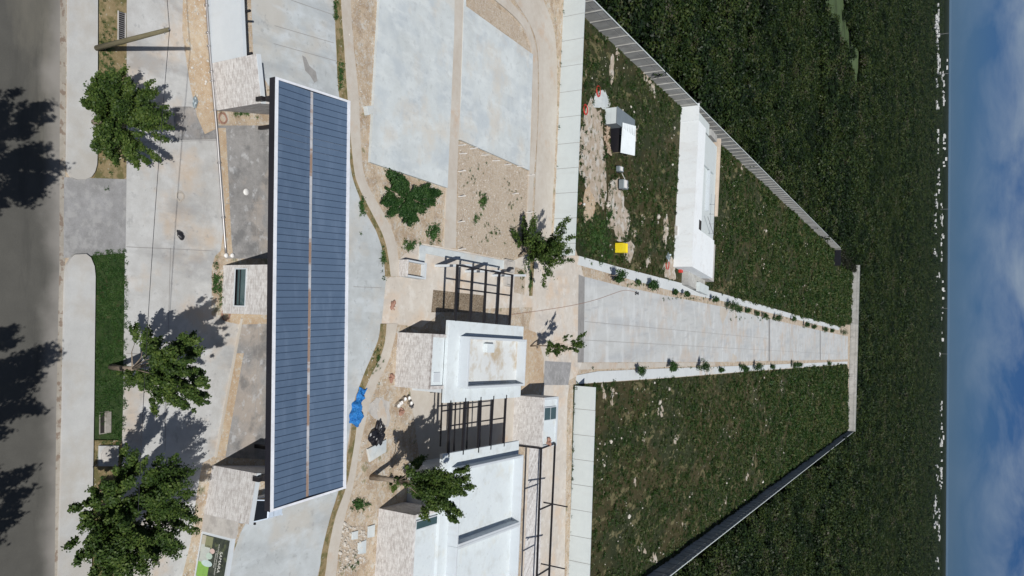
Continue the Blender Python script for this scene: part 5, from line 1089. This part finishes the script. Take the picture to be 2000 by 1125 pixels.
# sparse weeds over the dirt plots
wp = [tuft(k, 26, .26, .16, MT['grassv'], 'plot_weed') for k in range(4)]
wx, wy, ws = [], [], []
def weeds(cx, cy, rx_, ry_, n, s=1.0):
    for _ in range(int(n*(.9 if n > 200 else .55))):
        a = random.uniform(0, 6.283); q = abs(random.gauss(0, .62)); p = G(cx+rx_*q*math.cos(a), cy+ry_*q*math.sin(a)); wx.append(p.x); wy.append(p.y); ws.append(s*random.uniform(.35, 1.1))
for a_ in ((845, 455, 12, 22, 90, 1.3), (800, 480, 14, 12, 70, 1), (942, 390, 9, 12, 50, 1.4), (930, 425, 12, 14, 26, 1), (960, 455, 40, 40, 60, .7), (920, 350, 30, 40, 45, .6), (1000, 400, 26, 60, 50, .6), (700, 985, 14, 12, 70, 1.1), (655, 25, 4, 25, 30, .9), (664, 150, 3, 24, 45, 1), (705, 405, 5, 24, 50, .9), (747, 505, 3, 20, 40, .9), (738, 700, 9, 35, 60, .6), (690, 1100, 20, 20, 20, .8), (1018, 535, 6, 14, 40, 1), (1035, 545, 3, 30, 40, 1), (1165, 460, 28, 38, 420, 1.3), (1190, 418, 6, 9, 50, 1.3), (1190, 500, 30, 16, 160, 1), (420, 550, 3, 28, 60, .8), (430, 565, 4, 30, 50, .6), (1240, 557, 50, 4, 50, .8), (1350, 583, 60, 4, 70, .9), (1500, 622, 80, 4, 80, 1.2), (1350, 718, 120, 3, 60, .9), (1120, 990, 4, 150, 60, .8), (1095, 230, 3, 200, 40, .7), (470, 222, 35, 5, 40, .6), (210, 150, 22, 150, 240, .45), (205, 1000, 18, 100, 120, .5)): weeds(*a_)
scatter('weeds', np.stack([np.array(wx), np.array(wy), np.full(len(wx), .01)], 1), np.array(ws), rng.integers(0, 4, len(wx)), wp, 'sparse green weeds on the dirt plots and strips')
# loose stones
rp = []
import bmesh
for k in range(5):
    bm = bmesh.new(); bmesh.ops.create_icosphere(bm, subdivisions=1, radius=1)
    for v_ in bm.verts: v_.co = Vector((v_.co.x*random.uniform(.7, 1.3), v_.co.y*random.uniform(.6, 1.1), v_.co.z*random.uniform(.45, .8)))
    me = bpy.data.meshes.new('stone'); bm.to_mesh(me); bm.free(); me.materials.append(MT['rock']); rp.append(me)
sx_, sy_, ss_ = [], [], []
for fld, dn in ((LFIELD, .5), (RFIELD, .42)):
    x, y = fill(fld, dn); v = n2(x+13, y*.4, .4); k = (rng.random(len(x)) < np.clip(-.12+.42*v, .012, 1)) & ~in_poly(x, y, CLUB) & (rng.random(len(x)) < np.clip(170/np.maximum(y, 100), .1, 1)); sx_.append(x[k]); sy_.append(y[k]); ss_.append(np.clip(.11*rng.lognormal(0, .6, k.sum()), .04, .55))
for P, dn, s0 in ((px_pts([(896, 276), (1030, 336), (1027, 468), (1000, 506), (894, 484)]), 4, .045), (px_pts([(668, 1020), (715, 1040), (712, 1100), (660, 1120)]), 26, .08), (px_pts([(356, -20), (405, -20), (418, 225), (395, 240), (372, 170)]), 7, .045), (px_pts([(715, 640), (770, 660), (768, 760), (800, 880), (740, 980), (700, 960)]), 2.2, .05), (px_pts([(1108, 752), (1122, 752), (1112, 1125), (1098, 1125)]), 3, .05), (px_pts([(720, 230), (712, 310), (760, 450), (865, 470), (868, 380)]), 2, .045), (px_pts([(655, 0), (738, 0), (722, 200), (700, 200)]), 2, .04)):
    x, y = fill(P, dn); sx_.append(x); sy_.append(y); ss_.append(np.clip(s0*rng.lognormal(0, .45, len(x)), .02, .3))
sx_, sy_, ss_ = map(np.concatenate, (sx_, sy_, ss_))
scatter('loose_stones', np.stack([sx_, sy_, ss_*.2], 1), ss_, rng.integers(0, 5, len(sx_)), rp, 'pale loose stones and rubble scattered over dirt and fields')

# ================================================================== FAR TOWN
def far_house(x, y, w_, d_, h, k):
    e = empty('far_house', (x, y, 0), 'tiny white block house of the far town on the horizon', 'house', 'white houses of the far town')
    MB().box(x-w_/2, x+w_/2, y-d_/2, y+d_/2, -1, h).build('wall', MT['far'], e)
    MB().box(x-w_/2-.3, x+w_/2+.3, y-d_/2-.3, y+d_/2+.3, h, h+.7).build('parapet', MT['far'], e)
    nwin = max(2, int(w_/6))
    for i in range(nwin):
        xx = x-w_/2+w_*(i+.5)/nwin; MB().box(xx-.9, xx+.9, y-d_/2-.08, y-d_/2-.004, h*.55, h*.8).build('window', MT['fardark'], e)
rr = random.Random(77)
runs = [(1823, 30, 60, 14), (1827, 8, 90, 26), (1829, 95, 145, 20), (1826, 150, 170, 5), (1840, 140, 205, 22), (1826, 190, 215, 6), (1829, 255, 300, 10), (1831, 330, 375, 16), (1843, 225, 330, 10), (1826, 380, 500, 20), (1838, 395, 510, 24), (1830, 530, 552, 7), (1842, 550, 690, 10), (1836, 690, 700, 2), (1840, 780, 880, 18), (1843, 850, 890, 12), (1831, 905, 935, 5), (1841, 890, 960, 18), (1828, 960, 1030, 22), (1835, 990, 1060, 14), (1833, 1080, 1120, 5), (1852, 5, 60, 3), (1852, 120, 180, 6), (1849, 308, 312, 2)]
for px, a_, b_, n in runs:
    for i in range(n):
        py = rr.uniform(a_, b_); p = G(px-.0062*(py-100)+rr.gauss(0, 1.7), py); p.y = min(p.y, 11000)
        s_ = p.y/3200
        far_house(p.x, p.y, rr.choice((4, 6, 8, 11, 15))*s_*rr.uniform(.6, 1.1), rr.uniform(8, 14), rr.uniform(2.5, 6)*(.4+.6*s_)+4.5, i)
for k, q in enumerate(((1829, 68), (1829, 146), (1833, 409), (1836, 602), (1838, 691))):
    p = G(*q); h = 37; e = empty('radio_mast', p, 'thin lattice radio mast rising from the far town', 'mast', 'radio masts of the far town')
    for sx in (-1, 1): MB().bar((p.x+sx*1.2, p.y, 0), (p.x+sx*.5, p.y, h), .5).build('leg', MT['steel'], e)
    MB().bar((p.x, p.y, 0), (p.x, p.y, h+3), .4).build('mast_pole', MT['steel'], e)

# ================================================================== AIR
hz = bpy.data.materials.new('haze'); hz.use_nodes = True; hn = hz.node_tree; hn.nodes.clear(); ho = hn.nodes.new('ShaderNodeOutputMaterial'); hv = hn.nodes.new('ShaderNodeVolumePrincipled')
hv.inputs['Color'].default_value = (.62, .78, .98, 1); hv.inputs['Density'].default_value = 5e-6; hv.inputs['Anisotropy'].default_value = 0
hn.links.new(hv.outputs[0], ho.inputs['Volume'])
tag(MB().box(-9100, 9100, -75, 24100, -1.1, 47).build('haze', hz), 'thin bluish haze over the far forest', None, None, 'stuff')
